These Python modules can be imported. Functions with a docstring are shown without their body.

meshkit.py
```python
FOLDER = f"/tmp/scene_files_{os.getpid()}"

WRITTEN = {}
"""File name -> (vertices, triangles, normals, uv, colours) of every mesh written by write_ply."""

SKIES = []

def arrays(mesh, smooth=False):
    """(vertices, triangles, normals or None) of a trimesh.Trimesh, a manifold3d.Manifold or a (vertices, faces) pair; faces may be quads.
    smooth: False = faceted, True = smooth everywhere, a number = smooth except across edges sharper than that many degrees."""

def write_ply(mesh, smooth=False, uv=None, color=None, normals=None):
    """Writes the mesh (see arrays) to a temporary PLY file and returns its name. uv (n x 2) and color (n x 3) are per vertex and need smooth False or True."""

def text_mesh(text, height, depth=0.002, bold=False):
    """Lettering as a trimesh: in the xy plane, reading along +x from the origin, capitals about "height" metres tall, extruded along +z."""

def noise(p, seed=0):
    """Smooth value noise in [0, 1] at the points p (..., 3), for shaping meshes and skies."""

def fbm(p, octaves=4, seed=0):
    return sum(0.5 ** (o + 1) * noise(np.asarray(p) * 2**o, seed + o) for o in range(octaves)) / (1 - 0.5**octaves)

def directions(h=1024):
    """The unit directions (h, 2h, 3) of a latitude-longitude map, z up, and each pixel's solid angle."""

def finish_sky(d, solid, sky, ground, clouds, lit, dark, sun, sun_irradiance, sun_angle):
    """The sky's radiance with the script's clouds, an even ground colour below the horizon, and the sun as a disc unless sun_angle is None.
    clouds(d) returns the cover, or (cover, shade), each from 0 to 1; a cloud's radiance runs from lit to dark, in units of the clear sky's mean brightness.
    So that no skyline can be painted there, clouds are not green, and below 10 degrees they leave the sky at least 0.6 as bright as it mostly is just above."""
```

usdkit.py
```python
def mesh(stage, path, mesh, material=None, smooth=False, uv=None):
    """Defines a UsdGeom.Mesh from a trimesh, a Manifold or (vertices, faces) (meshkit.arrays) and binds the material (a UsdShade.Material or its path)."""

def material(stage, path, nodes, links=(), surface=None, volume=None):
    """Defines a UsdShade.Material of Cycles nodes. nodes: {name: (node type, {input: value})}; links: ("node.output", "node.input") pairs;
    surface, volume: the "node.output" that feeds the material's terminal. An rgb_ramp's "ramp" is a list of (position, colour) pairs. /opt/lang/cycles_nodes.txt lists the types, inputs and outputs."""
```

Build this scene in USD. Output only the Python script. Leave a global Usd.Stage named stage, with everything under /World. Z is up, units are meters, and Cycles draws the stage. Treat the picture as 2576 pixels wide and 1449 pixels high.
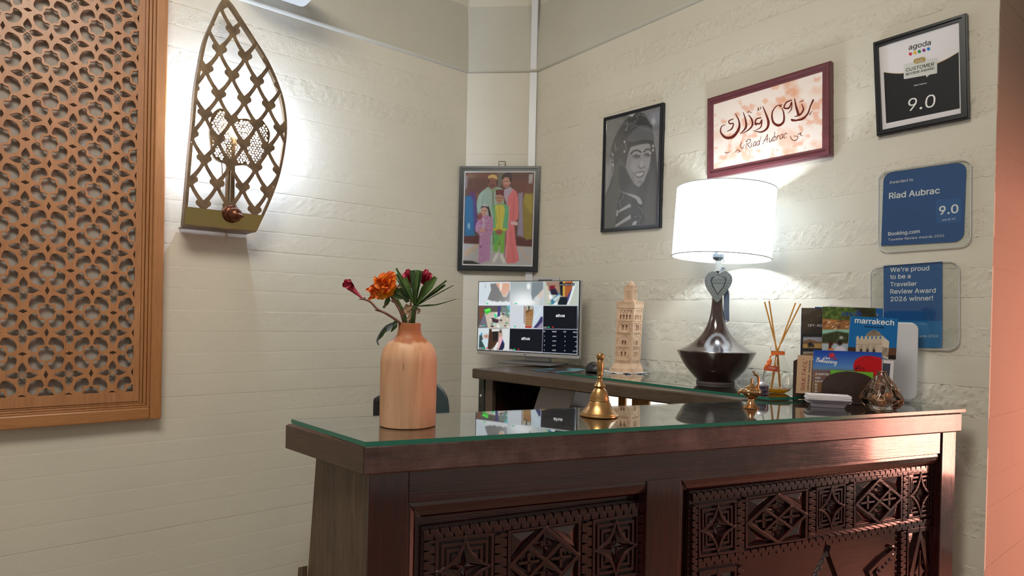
import math, random
import numpy as np, trimesh, shapely
from shapely.geometry import Polygon, LineString, Point, MultiPolygon, box as sbox
from shapely.ops import unary_union
from shapely import affinity
import manifold3d as m3
import meshkit, usdkit
from pxr import Usd, UsdGeom, UsdLux, UsdShade, Gf, Sdf, Vt

stage = Usd.Stage.CreateInMemory()
UsdGeom.SetStageUpAxis(stage, UsdGeom.Tokens.z); UsdGeom.SetStageMetersPerUnit(stage, 1.0)
UsdGeom.Xform.Define(stage, '/World'); UsdGeom.Scope.Define(stage, '/World/Looks')

# ------------------------------------------------------------------ camera, lights, exposure
FPX, CYP, YAW, PIT, ROL = 1575.8755, 807.9792, 0.888, -0.0075, 0.0217
EYE = np.array([0, 0, 1.30])
_f = np.array([math.cos(YAW)*math.cos(PIT), math.sin(YAW)*math.cos(PIT), math.sin(PIT)])
_r = np.cross(_f, [0, 0, 1.0]); _r /= np.linalg.norm(_r); _u = np.cross(_r, _f)
CR = _r*math.cos(ROL) + _u*math.sin(ROL); CU = -_r*math.sin(ROL) + _u*math.cos(ROL); CB = -_f
cam = UsdGeom.Camera.Define(stage, '/World/camera')
cam.AddTransformOp().Set(Gf.Matrix4d(*CR, 0, *CU, 0, *CB, 0, *EYE, 1))
cam.CreateHorizontalApertureAttr(36.0); cam.CreateVerticalApertureAttr(36.0*1449/2576)
cam.CreateFocalLengthAttr(FPX/2576*36.0)
cam.CreateVerticalApertureOffsetAttr((CYP-724.5)/2576*36.0)
cam.CreateClippingRangeAttr((0.05, 100.0))
cam.CreateExposureAttr(0.0)

def light(kind, name, loc, aim, color, inten, **kw):
    L = getattr(UsdLux, kind).Define(stage, '/World/'+name)
    d = np.asarray(aim, float)-np.asarray(loc, float); d /= np.linalg.norm(d)
    z = -d; x = np.cross([0, 0, 1.0], z)
    x = np.array([1., 0, 0]) if np.linalg.norm(x) < 1e-6 else x/np.linalg.norm(x)
    y = np.cross(z, x)
    L.AddTransformOp().Set(Gf.Matrix4d(*x, 0, *y, 0, *z, 0, *map(float, loc), 1))
    L.CreateColorAttr(Gf.Vec3f(*color)); L.CreateIntensityAttr(float(inten))
    for k, v in kw.items(): getattr(L, 'Create'+k+'Attr')(v)
    return L
dome = UsdLux.DomeLight.Define(stage, '/World/sky'); dome.CreateColorAttr(Gf.Vec3f(1.0, 0.94, 0.80)); dome.CreateIntensityAttr(0.11)
# an unseen overhead fill light added to lift the room, and the doorway to the sunlit pink court at the right
light('RectLight', 'fill_light', (0.0, 1.0, 3.36), (0.5, 2.2, 0.9), (1.0, 0.955, 0.83), 17.8, Width=1.2, Height=1.2)
light('RectLight', 'doorway_light', (3.40, -1.0, 1.0), (1.9, 0.75, 0.8), (1.0, 0.38, 0.28), 28.0, Width=0.42, Height=1.1)
light('SphereLight', 'table_lamp_bulb', (2.157, 1.371, 1.66), (2.157, 1.371, 0), (0.84, 0.93, 1.0), 270.0, Radius=0.03)
light('SphereLight', 'sconce_bulb', (0.776, 2.912, 2.084), (0.776, 2.912, 0), (0.64, 0.77, 1.0), 1500.0, Radius=0.022)

# ------------------------------------------------------------------ helpers
def ray(x, y): return CR*((x-1288)/FPX) + CU*(-(y-CYP)/FPX) - CB
def on_plane(p, p0, n): r = ray(*p); n = np.asarray(n, float); return EYE + r*(np.dot(np.asarray(p0)-EYE, n)/np.dot(r, n))
def on_z(p, z): return on_plane(p, (0, 0, z), (0, 0, 1))
def on_x(p, x): return on_plane(p, (x, 0, 0), (1, 0, 0))
def on_y(p, y): return on_plane(p, (0, y, 0), (0, 1, 0))
def to_px(v):
    d = np.asarray(v, float)-EYE; c = np.stack([d@CR, d@CU, d@CB], -1)
    return np.stack([1288-FPX*c[..., 0]/c[..., 2], CYP+FPX*c[..., 1]/c[..., 2]], -1)
def px_size(p): return np.dot(np.asarray(p)-EYE, -CB)/FPX

MATS = {}
def mat(name, nodes, links=(), surface='p.BSDF', volume=None):
    MATS[name] = usdkit.material(stage, '/World/Looks/'+name, nodes, links, surface, volume); return name
def plain(name, color, rough=0.5, metal=0.0, **kw):
    return mat(name, {'p': ('principled_bsdf', dict(base_color=color, roughness=rough, metallic=metal, **kw))})
def L(*c): return tuple((x/255.0)**2.2 for x in c)      # an sRGB tone as linear colour

USED, LOC = {}, {}
def numbered(parent, name):
    k = (parent, name); USED[k] = USED.get(k, -1)+1
    return f'{parent}/{name}' + (f'_{USED[k]:03d}' if USED[k] else '')
def tag(prim, label=None, cat=None, group=None, kind=None):
    for k, v in (('label', label), ('category', cat), ('group', group), ('kind', kind)):
        if v: prim.SetCustomDataByKey(k, v)
def thing(name, label, cat, loc=(0, 0, 0), group=None, kind=None):
    p = numbered('/World', name); x = UsdGeom.Xform.Define(stage, p); x.AddTranslateOp().Set(Gf.Vec3d(*map(float, loc)))
    LOC[p] = np.asarray(loc, float); tag(x.GetPrim(), label, cat, group, kind); return p
def struct(name, loc=(0, 0, 0)):
    p = '/World/'+name; x = UsdGeom.Xform.Define(stage, p); x.AddTranslateOp().Set(Gf.Vec3d(*map(float, loc)))
    LOC[p] = np.asarray(loc, float); tag(x.GetPrim(), kind='structure'); return p
def cat(*ms):
    ms = [as_tm(m) for m in ms]; return ms[0] if len(ms) == 1 else trimesh.util.concatenate(ms)
def as_tm(m):
    if isinstance(m, (list,)): return cat(*m)
    if hasattr(m, 'to_mesh'):
        q = m.to_mesh(); return trimesh.Trimesh(q.vert_properties[:, :3], q.tri_verts, process=False)
    if isinstance(m, tuple):
        v, f, n = meshkit.arrays(m); return trimesh.Trimesh(v, f, process=False)
    return m
def part(name, m, material, parent, smooth=False, label=None, kind=None, color=None):
    m = as_tm(m); base = LOC.get(parent)
    path = numbered(parent, name); LOC[path] = base
    v = np.asarray(m.vertices)-base
    g = usdkit.mesh(stage, path, trimesh.Trimesh(v, m.faces, process=False), MATS[material], smooth)
    if color is not None:
        UsdGeom.PrimvarsAPI(g).CreatePrimvar('Cd', Sdf.ValueTypeNames.Color3fArray, 'vertex').Set(Vt.Vec3fArray.FromNumpy(np.asarray(color, np.float32)))
    tag(g.GetPrim(), label, None, None, kind); return path

def box(c, s, R=None):
    b = trimesh.creation.box(s)
    if R is not None: b.apply_transform(np.vstack([np.column_stack([R, [0, 0, 0]]), [0, 0, 0, 1]]))
    b.apply_translation(c); return b
def bbox(a, b): a, b = np.minimum(a, b), np.maximum(a, b); return box((a+b)/2, b-a)
def rbox(a, b, r=0.003, n=8):
    a, b = np.asarray(a, float), np.asarray(b, float); a, b = np.minimum(a, b), np.maximum(a, b)
    s = m3.Manifold.sphere(r, n); pts = [s.translate([x, y, z]) for x in (a[0]+r, b[0]-r) for y in (a[1]+r, b[1]-r) for z in (a[2]+r, b[2]-r)]
    return as_tm(m3.Manifold.batch_hull(pts))
def lathe(prof, c=(0, 0, 0), n=48):
    m = trimesh.creation.revolve(np.array(prof, float), sections=n); m.apply_translation(c); return m
def tube(pts, r, n=8, closed=False):
    p = np.asarray(pts, float); rr = np.broadcast_to(r, (len(p),))
    t = np.gradient(p, axis=0)
    if closed: t = np.roll(p, -1, 0)-np.roll(p, 1, 0)
    t /= np.linalg.norm(t, axis=1, keepdims=True)+1e-12
    a = np.cross(t[0], [0, 0, 1.0]) if abs(t[0][2]) < .9 else np.cross(t[0], [1.0, 0, 0])
    A = []
    for k in range(len(p)):
        a = a-t[k]*np.dot(a, t[k]); a /= np.linalg.norm(a)+1e-12; A.append(a)
    A = np.array(A); B = np.cross(t, A); th = np.arange(n)*2*np.pi/n
    v = (p[:, None]+rr[:, None, None]*(np.cos(th)[None, :, None]*A[:, None]+np.sin(th)[None, :, None]*B[:, None])).reshape(-1, 3)
    f = []
    K = len(p); rng = range(K) if closed else range(K-1)
    for i in rng:
        for j in range(n):
            q = ((i+1) % K)*n; f += [(i*n+j, i*n+(j+1) % n, q+(j+1) % n), (i*n+j, q+(j+1) % n, q+j)]
    if not closed:
        v = np.vstack([v, p[:1], p[-1:]])
        for j in range(n): f += [(K*n, (j+1) % n, j), (K*n+1, (K-1)*n+j, (K-1)*n+(j+1) % n)]
    return trimesh.Trimesh(v, f, process=False)
def spline(pts, n=8):
    p = np.asarray(pts, float)
    if len(p) < 3: return np.linspace(p[0], p[-1], n+1)
    q = np.vstack([2*p[0]-p[1], p, 2*p[-1]-p[-2]]); out = []
    for i in range(1, len(q)-2):
        for t in np.linspace(0, 1, n, endpoint=False):
            a, b, c, d = q[i-1], q[i], q[i+1], q[i+2]
            out.append(.5*((2*b)+(c-a)*t+(2*a-5*b+4*c-d)*t*t+(3*b-a-3*c+d)*t**3))
    out.append(p[-1]); return np.array(out)
def polys(g): return [x for x in getattr(g, 'geoms', [g]) if isinstance(x, Polygon) and x.area > 1e-12]
def extrude(shape, h, z0=0.0):
    ms = []
    for g in polys(shape):
        m = trimesh.creation.extrude_polygon(g, h, engine='earcut'); m.apply_translation((0, 0, z0)); ms.append(m)
    return trimesh.util.concatenate(ms)
class Plane:
    """A local frame on a real surface: u to the right, v up, n out of it."""
    def __init__(s, p0, u, v=(0, 0, 1), flip=False):
        s.p = np.asarray(p0, float); s.u = np.asarray(u, float)/np.linalg.norm(u); v = np.asarray(v, float)
        s.v = v-s.u*np.dot(v, s.u); s.v /= np.linalg.norm(s.v); s.n = np.cross(s.u, s.v)
    def uv(s, px): q = on_plane(px, s.p, s.n)-s.p; return np.array([q@s.u, q@s.v])
    def uvs(s, pts): return [tuple(s.uv(p)) for p in pts]
    def shift(s, d): return Plane(s.p+s.n*d, s.u, s.v)
    def place(s, m, du=0, dv=0, dn=0):
        m = as_tm(m).copy(); q = np.asarray(m.vertices)
        m.vertices = s.p+np.outer(q[:, 0]+du, s.u)+np.outer(q[:, 1]+dv, s.v)+np.outer(q[:, 2]+dn, s.n); return m
    def pt(s, u, v, n=0): return s.p+s.u*u+s.v*v+s.n*n
def quadmap(m, P, n):
    """unit-square mesh (x right, y up, z depth in metres) onto the planar quad P = [BL, BR, TR, TL]."""
    m = as_tm(m).copy(); q = np.asarray(m.vertices); s, t = q[:, :1], q[:, 1:2]; P = [np.asarray(p) for p in P]
    m.vertices = (1-t)*((1-s)*P[0]+s*P[1])+t*((1-s)*P[3]+s*P[2])+q[:, 2:3]*np.asarray(n); return m
def text(s, h, bold=False, depth=0.0004): return meshkit.text_mesh(s, h, depth, bold)
def text_on(pl, s, a, b, bold=False, dn=0.0003, depth=0.0004, vs=1.0):
    """lettering whose base line runs from pixel a to pixel b on the plane pl."""
    A, B = pl.uv(a), pl.uv(b); m = text(s, 1.0, bold, 1.0); x0, x1 = m.bounds[0][0], m.bounds[1][0]; k = np.linalg.norm(B-A)/(x1-x0)
    d = (B-A)/np.linalg.norm(B-A); q = np.asarray(m.vertices); x = (q[:, 0]-x0)*k; y = q[:, 1]*k*vs
    m.vertices = np.column_stack([A[0]+x*d[0]-y*d[1], A[1]+x*d[1]+y*d[0], q[:, 2]*depth]); return pl.place(m, dn=dn)
def pen(pts, ws, n=6):
    """a pen stroke: (x, y) points and widths as one flat polygon."""
    p = spline(pts, n); w = np.interp(np.linspace(0, 1, len(p)), np.linspace(0, 1, len(np.atleast_1d(ws))), np.atleast_1d(ws))
    return unary_union([unary_union([Point(p[i]).buffer(w[i]/2, 4), Point(p[i+1]).buffer(w[i+1]/2, 4)]).convex_hull for i in range(len(p)-1)])
def flat_on(pl, shape, dn=0.0003, h=0.0004): return pl.place(extrude(shape, h), dn=dn)
def px_shape(pl, shape):
    """a shapely shape in photo pixels, carried over onto the plane it lies on."""
    out = []
    for g in polys(shape):
        out.append(Polygon(pl.uvs(g.exterior.coords), [pl.uvs(i.coords) for i in g.interiors]).buffer(0))
    return unary_union(out)
def grid_print(pl, quad, nu, nv, paint, dn=0.0002):
    """a flat print: a grid over the four-cornered sheet (pixels BL, BR, TR, TL) with the print's own colours on its points."""
    Q = [pl.uv(p) for p in quad]; s, t = np.meshgrid(np.linspace(0, 1, nu), np.linspace(0, 1, nv)); s, t = s.ravel()[:, None], t.ravel()[:, None]
    q = (1-t)*((1-s)*Q[0]+s*Q[1])+t*((1-s)*Q[3]+s*Q[2]); v = pl.p+np.outer(q[:, 0], pl.u)+np.outer(q[:, 1], pl.v)+pl.n*dn
    i = (np.arange(nv-1)[:, None]*nu+np.arange(nu-1)[None]).ravel()
    f = np.vstack([np.column_stack([i, i+1, i+nu+1]), np.column_stack([i, i+nu+1, i+nu])])
    P = to_px(v); c = paint(P[:, 0], P[:, 1], s[:, 0], t[:, 0])
    return trimesh.Trimesh(v, f, process=False), np.clip((np.asarray(c)/255.0), 0, 1)**2.2
class Art:
    """ink on a sheet: soft-edged patches of colour at points (x, y)."""
    def __init__(s, x, y, base): s.x, s.y = x, y; s.c = np.tile(np.asarray(base, float), (len(x), 1)); s.k = 1.0; s.o = (0, 0)
    def to(s, o, k): s.o, s.k = o, k; return s
    def _p(s, pts): return np.asarray(pts, float)*s.k+np.asarray(s.o)
    def mask(s, m, col, a=1.0): m = np.clip(m*a, 0, 1)[:, None]; s.c = s.c*(1-m)+np.asarray(col, float)*m
    def poly(s, pts, col, soft=1.0, a=1.0, smooth=0):
        p = s._p(pts)
        if smooth: p = spline(np.vstack([p, p[:1]]), smooth)
        g = Polygon(p).buffer(0); P = shapely.points(s.x, s.y); b = g.buffer(soft*3)
        shapely.prepare(b); near = shapely.contains(b, P); d = np.full(len(s.x), 9e9); soft = soft*.6
        if near.any():
            dd = shapely.distance(g.boundary, P[near]); d[near] = np.where(shapely.contains(g, P[near]), -dd, dd)
        s.mask(1/(1+np.exp(np.clip(d/max(soft, .05)*2.2, -50, 50))), col, a)
    def line(s, pts, w, col, soft=.6, a=1.0, smooth=6):
        p = s._p(pts); p = spline(p, smooth) if smooth and len(p) > 2 else p
        d = shapely.distance(LineString(p), shapely.points(s.x, s.y))-w/2; s.mask(1/(1+np.exp(np.clip(d/soft*2.2, -50, 50))), col, a)
    def oval(s, c, rx, ry, col, soft=.25, a=1.0, rot=0):
        c = s._p([c])[0]; rx, ry = rx*s.k, ry*s.k; X, Y = s.x-c[0], s.y-c[1]; co, si = math.cos(rot), math.sin(rot)
        d = np.hypot((X*co+Y*si)/rx, (-X*si+Y*co)/ry); s.mask(1/(1+np.exp(np.clip((d-1)/soft*2.2, -50, 50))), col, a)
    def noise(s, scale, amp, seed=0, sx=1.0): s.c += ((meshkit.fbm(np.column_stack([s.x*sx/scale, s.y/scale, np.zeros_like(s.x)]), 4, seed)-.5)*2*amp)[:, None]

# ------------------------------------------------------------------ materials
def paint(name, col, s1, d1, s2, d2, rough=0.75):
    """painted board-marked plaster: a little tone drift, pitted and pebbled relief."""
    mat(name, {'g': ('geometry', {}), 'n0': ('noise_texture', {'scale': 2.2, 'detail': 4.0}), 'r': ('rgb_ramp', {'ramp': [(0.3, tuple(c*.93 for c in col)), (0.7, col)]}),
               'n1': ('noise_texture', {'scale': s1, 'detail': 5.0, 'roughness': .6}), 'n2': ('noise_texture', {'scale': s2, 'detail': 3.0}),
               'rr': ('rgb_ramp', {'ramp': [(0.0, (0, 0, 0)), (0.60, (.0, .0, .0)), (0.78, (1, 1, 1))]}),
               'b1': ('bump', {'strength': 1.0, 'distance': d1}), 'b2': ('bump', {'strength': 1.0, 'distance': d2}),
               'p': ('principled_bsdf', {'roughness': rough, 'specular_ior_level': .3})},
        [('g.position', 'n0.vector'), ('g.position', 'n1.vector'), ('g.position', 'n2.vector'), ('n0.fac', 'r.fac'), ('r.color', 'p.base_color'),
         ('n1.fac', 'b1.height'), ('n2.fac', 'rr.fac'), ('rr.color', 'b2.height'), ('b1.normal', 'b2.normal'), ('b2.normal', 'p.normal')])
CREAM = (0.69, 0.65, 0.558)
paint('plaster_smooth', CREAM, 45, .0006, 260, .0002)
paint('plaster_rough', CREAM, 70, .0012, 110, .0016)
paint('plaster_faint', CREAM, 55, .0007, 150, .0003)
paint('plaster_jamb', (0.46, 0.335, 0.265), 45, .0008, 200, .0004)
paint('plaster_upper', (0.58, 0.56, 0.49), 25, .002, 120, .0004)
def wood(name, c0, c1, axis, rough, scale=1.0, coat=0.0, bump=.0006, wear=0.0, bevel=.0015, spec=.5, stretch=14.):
    """grained wood, the grain running along the world axis: 'x', 'y', 'z' or an angle in the plan."""
    rot = (0, 0, 0); sc = {'x': (1, stretch, stretch), 'y': (stretch, 1, stretch), 'z': (stretch, stretch, 1)}.get(axis)
    if sc is None: rot = (0, 0, -axis); sc = (1, stretch, stretch)
    nodes = {'g': ('geometry', {}), 'm0': ('mapping', {'rotation': rot}), 'm': ('mapping', {'scale': tuple(v*scale for v in sc)}), 'n': ('noise_texture', {'scale': 4.0, 'detail': 6.0, 'roughness': .65, 'distortion': .6}),
             'w': ('noise_texture', {'scale': 22.0, 'detail': 3.0}), 'mx': ('mix_float', {'fac': .4}), 'r': ('rgb_ramp', {'ramp': [(0.32, c0), (0.68, c1)]}),
             'bv': ('bevel', {'radius': bevel}), 'b': ('bump', {'strength': 1.0, 'distance': bump}),
             'wn': ('noise_texture', {'scale': 9.0, 'detail': 5.0, 'roughness': .7}), 'wr': ('rgb_ramp', {'ramp': [(0.45, (0, 0, 0)), (0.75, (1, 1, 1))]}),
             'ro': ('map_range', {'from_min': 0., 'from_max': 1., 'to_min': rough, 'to_max': min(1, rough+.12)}), 'wm': ('math', {'math_type': 'multiply', 'value2': wear}),
             'mc': ('mix_color', {'b': (.25, .19, .17)}),
             'p': ('principled_bsdf', {'coat_weight': coat, 'coat_roughness': max(.08, rough-.15), 'specular_ior_level': spec})}
    links = [('g.position', 'm0.vector'), ('m0.vector', 'm.vector'), ('m.vector', 'n.vector'), ('m.vector', 'w.vector'), ('n.fac', 'mx.a'), ('w.fac', 'mx.b'), ('mx.result', 'r.fac'),
             ('g.position', 'wn.vector'), ('wn.fac', 'wr.fac'), ('wr.color', 'ro.value'), ('ro.result', 'p.roughness'), ('wr.color', 'wm.value1'), ('wm.value', 'mc.fac'), ('r.color', 'mc.a'), ('mc.result', 'p.base_color'),
             ('mx.result', 'b.height'), ('b.normal', 'p.normal')]
    if bevel: links.append(('bv.bevel', 'b.normal'))
    mat(name, nodes, links)
UF = np.array([.9564, -.2921, 0.0]); AF = math.atan2(UF[1], UF[0])
wood('mahogany', (.011, .0016, .0018), (.046, .0058, .0058), AF, .15, 1.0, .8, .0012, .04)
wood('mahogany_upright', (.011, .0016, .0018), (.046, .0058, .0058), 'z', .16, 1.0, .8, .0012, .03)
wood('mahogany_carved', (.011, .0016, .0018), (.038, .0046, .0050), AF, .14, 1.3, .9, .0006, .0, bevel=.0025)
wood('counter_edge', (.030, .009, .008), (.085, .028, .024), AF, .30, 1.0, .6, .0010, .3)
wood('counter_end_lit', (.055, .035, .022), (.16, .105, .065), 'z', .5, 1.0, .0, .0025, .0)  # warm light on the end board is put into this lighter tone
wood('counter_end_edge', (.05, .028, .016), (.095, .055, .034), 'y', .45, 1.0, .1, .001, .1)
wood('desk_wood', (.045, .028, .018), (.11, .07, .045), 'y', .35, 1.0, .3, .0008, .1)
wood('desk_dark', (.014, .005, .005), (.045, .013, .012), 'z', .35, 1.0, .2, .0008, .1)
wood('screen_wood', (.30, .125, .045), (.46, .215, .09), 'z', .42, .8, .25, .0004, .0, .002)
wood('screen_frame', (.30, .125, .04), (.45, .20, .07), 'z', .35, .8, .4, .0004, .0, .003)
wood('screen_rail', (.30, .125, .04), (.45, .20, .07), 'x', .35, .8, .4, .0004, .0, .003)
mat('glass_top', {'p': ('principled_bsdf', {'base_color': (.90, .97, .94), 'roughness': .0, 'transmission_weight': 1.0, 'ior': 1.52})})
mat('glass_edge', {'p': ('principled_bsdf', {'base_color': (.02, .22, .15), 'roughness': .15, 'transmission_weight': .35, 'ior': 1.5})})
mat('clear', {'t': ('transparent_bsdf', {'color': (.97, .98, .98)}), 'g': ('glossy_bsdf', {'color': (1, 1, 1), 'roughness': .03}), 'f': ('fresnel', {'IOR': 1.45}), 'x': ('mix_closure', {})},
    [('f.fac', 'x.fac'), ('t.BSDF', 'x.closure1'), ('g.BSDF', 'x.closure2')], 'x.closure')
mat('ink', {'a': ('attribute', {'attribute': 'Cd'}), 'p': ('principled_bsdf', {'roughness': .45, 'specular_ior_level': .3})}, [('a.color', 'p.base_color')])
mat('screen_ink', {'a': ('attribute', {'attribute': 'Cd'}), 'e': ('emission', {'strength': 1.0})}, [('a.color', 'e.color')], 'e.emission')
plain('black_frame', (.012, .013, .02), .35)
plain('white_paper', (.78, .77, .76), .6)
plain('black_plastic', (.012, .012, .013), .4)

# ------------------------------------------------------------------ the room
XR, YL, ZC = 2.36, 3.0, 1.05                      # right wall, left wall, counter height
C1, C2 = np.array([2.07, YL, 0]), np.array([XR, 2.72, 0])
LW = Plane((0, YL, 1.3), (1, 0, 0)); RW = Plane((XR, 0, 1.3), (0, -1, 0)); SW = Plane((C1+C2)/2, C2-C1); FW = Plane((XR, .566, 1.3), (1, 0, 0))
LIP = 2.70
edges = [LIP-.0935*k for k in range(0, 31)]
rng = random.Random(4)
def sheet(pl, u0, u1, v0, v1, nu, nv, h, skirt=.012):
    """a board-marked strip of wall: relief h(u, v) over its face, with its edges turned back into the wall."""
    us = np.concatenate([[u0], np.linspace(u0, u1, nu), [u1]]); vi = np.linspace(v0, v1, nv-2); vs = np.concatenate([[v0, v0, v0+.003], vi[1:-1], [v1-.003, v1, v1]])
    U, V = np.meshgrid(us, vs); H = h(U, V); H[0], H[-1] = -skirt, -skirt; H[:, 0], H[:, -1] = -skirt, -skirt
    P = pl.p+U[..., None]*pl.u+(V[..., None]-pl.p[2]*0)*np.array([0, 0, 1.0])+H[..., None]*pl.n; P[..., 2] = V
    n = nu+2; i = (np.arange(nv+1)[:, None]*n+np.arange(nu+1)[None]).ravel()
    return trimesh.Trimesh(P.reshape(-1, 3), np.vstack([np.column_stack([i, i+1, i+n+1]), np.column_stack([i, i+n+1, i+n])]), process=False)
def board_wall(name, pl, u0, u1, step, amp, seed, low=0.0, faint=False):
    w = struct(name)
    for k in range(len(edges)-1):
        z1, z0 = edges[k], max(edges[k+1], low); rough = k % 2 == 1; off = rng.uniform(-.0007, .0007)
        if z1 <= low+.01: break
        a = amp(z0) if rough else .0004
        def h(U, V, a=a, off=off, z0=z0, z1=z1, rough=rough):
            p = np.stack([U/.02, V/.02, np.full_like(U, seed+k)], -1); e = np.minimum(V-z0, z1-V)
            r = a*(meshkit.fbm(p, 3, seed)-.5)*2
            if rough: r = r+a*2.2*np.clip(meshkit.noise(p*2.3, seed+3)-.74, 0, 1)/.26-a*1.8*np.clip(meshkit.noise(p*1.3, seed+9)-.8, 0, 1)/.2
            big = .0012*(meshkit.fbm(np.stack([U/.5, V/.3, np.full_like(U, seed)], -1), 2, seed)-.5)
            return r+off+big-.0006*np.clip(1-e/.003, 0, 1)
        st = step if rough else .03
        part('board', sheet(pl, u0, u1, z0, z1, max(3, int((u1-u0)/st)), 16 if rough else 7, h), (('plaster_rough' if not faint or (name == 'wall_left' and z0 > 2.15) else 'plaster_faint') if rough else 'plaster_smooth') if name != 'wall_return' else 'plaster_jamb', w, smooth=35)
    return w
wl = board_wall('wall_left', LW, -2.2, C1[0], .010, lambda z: .0013 if z > 2.15 else .0005, 11, faint=True)
wr = board_wall('wall_right', RW, -C2[1], -.566, .006, lambda z: .0024, 23)
sw = np.linalg.norm(C2-C1)/2
wc = board_wall('wall_corner', SW, -sw, sw, .012, lambda z: .0005, 37, faint=True)
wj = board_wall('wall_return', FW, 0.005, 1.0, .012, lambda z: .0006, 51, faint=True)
def solid(w, pl, u0, u1, name='core'):
    part('backing', pl.place(extrude(sbox(u0, -pl.p[2], u1, 3.4-pl.p[2]), .2), dn=-.212), 'plaster_smooth', w)
for w, pl, a, b in ((wl, LW, -2.2, C1[0]), (wr, RW, -C2[1], -.582), (wc, SW, -sw, sw)): solid(w, pl, a, b)
def upper(w, pl, u0, u1):
    """the thicker plaster above the board marks: a lip that turns down and out, then a smooth face leaning back."""
    prof = [(-.012, LIP), (.000, LIP), (.008, LIP+.002), (.014, LIP+.007), (.016, LIP+.013), (.015, LIP+.022), (-.035, LIP+.70), (-.06, LIP+.70)]
    v, f = [], []
    for u in (u0, u1):
        for n, z in prof: q = pl.p+pl.u*u+pl.n*n; v.append((q[0], q[1], z))
    K = len(prof)
    for i in range(K): j = (i+1) % K; f += [(i, K+i, K+j), (i, K+j, j)]
    f += [(0, i, i+1) for i in range(1, K-1)]+[(K, K+i+1, K+i) for i in range(1, K-1)]
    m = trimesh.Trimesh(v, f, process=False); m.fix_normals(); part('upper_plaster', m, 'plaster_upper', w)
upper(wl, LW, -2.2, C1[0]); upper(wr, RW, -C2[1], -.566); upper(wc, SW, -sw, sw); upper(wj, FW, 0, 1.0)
plain('floor_tile', (.28, .20, .15), .4)
fl = struct('floor'); part('slab', bbox((-2.4, -2.2, -.1), (3.6, 3.2, 0)), 'floor_tile', fl)
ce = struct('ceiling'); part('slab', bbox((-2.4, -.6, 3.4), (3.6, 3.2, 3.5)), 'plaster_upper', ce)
# unseen block added to keep doorway light off the upper return wall
wd = struct('wall_doorway'); part('lintel', bbox((2.46, -.06, 1.66), (3.6, .06, 3.4)), 'plaster_upper', wd)
# white plastic cable trunking up the corner
plain('pvc', (.72, .73, .78), .35)
ct = thing('cable_trunking', 'narrow white plastic cable trunking running up the room corner', 'cable cover', C2+SW.n*.01)
q = SW.pt(sw-.022, 0, .012); 
for z0, z1, w_ in ((LIP+.012, 3.35, .0), (1.12, LIP-.004, .003)):
    part('trunking_lid', Plane(q, SW.u).place(rbox((-.018-w_, z0, 0), (.018+w_, z1, .020), .002), 0, 0, -.014), 'pvc', ct)

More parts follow.
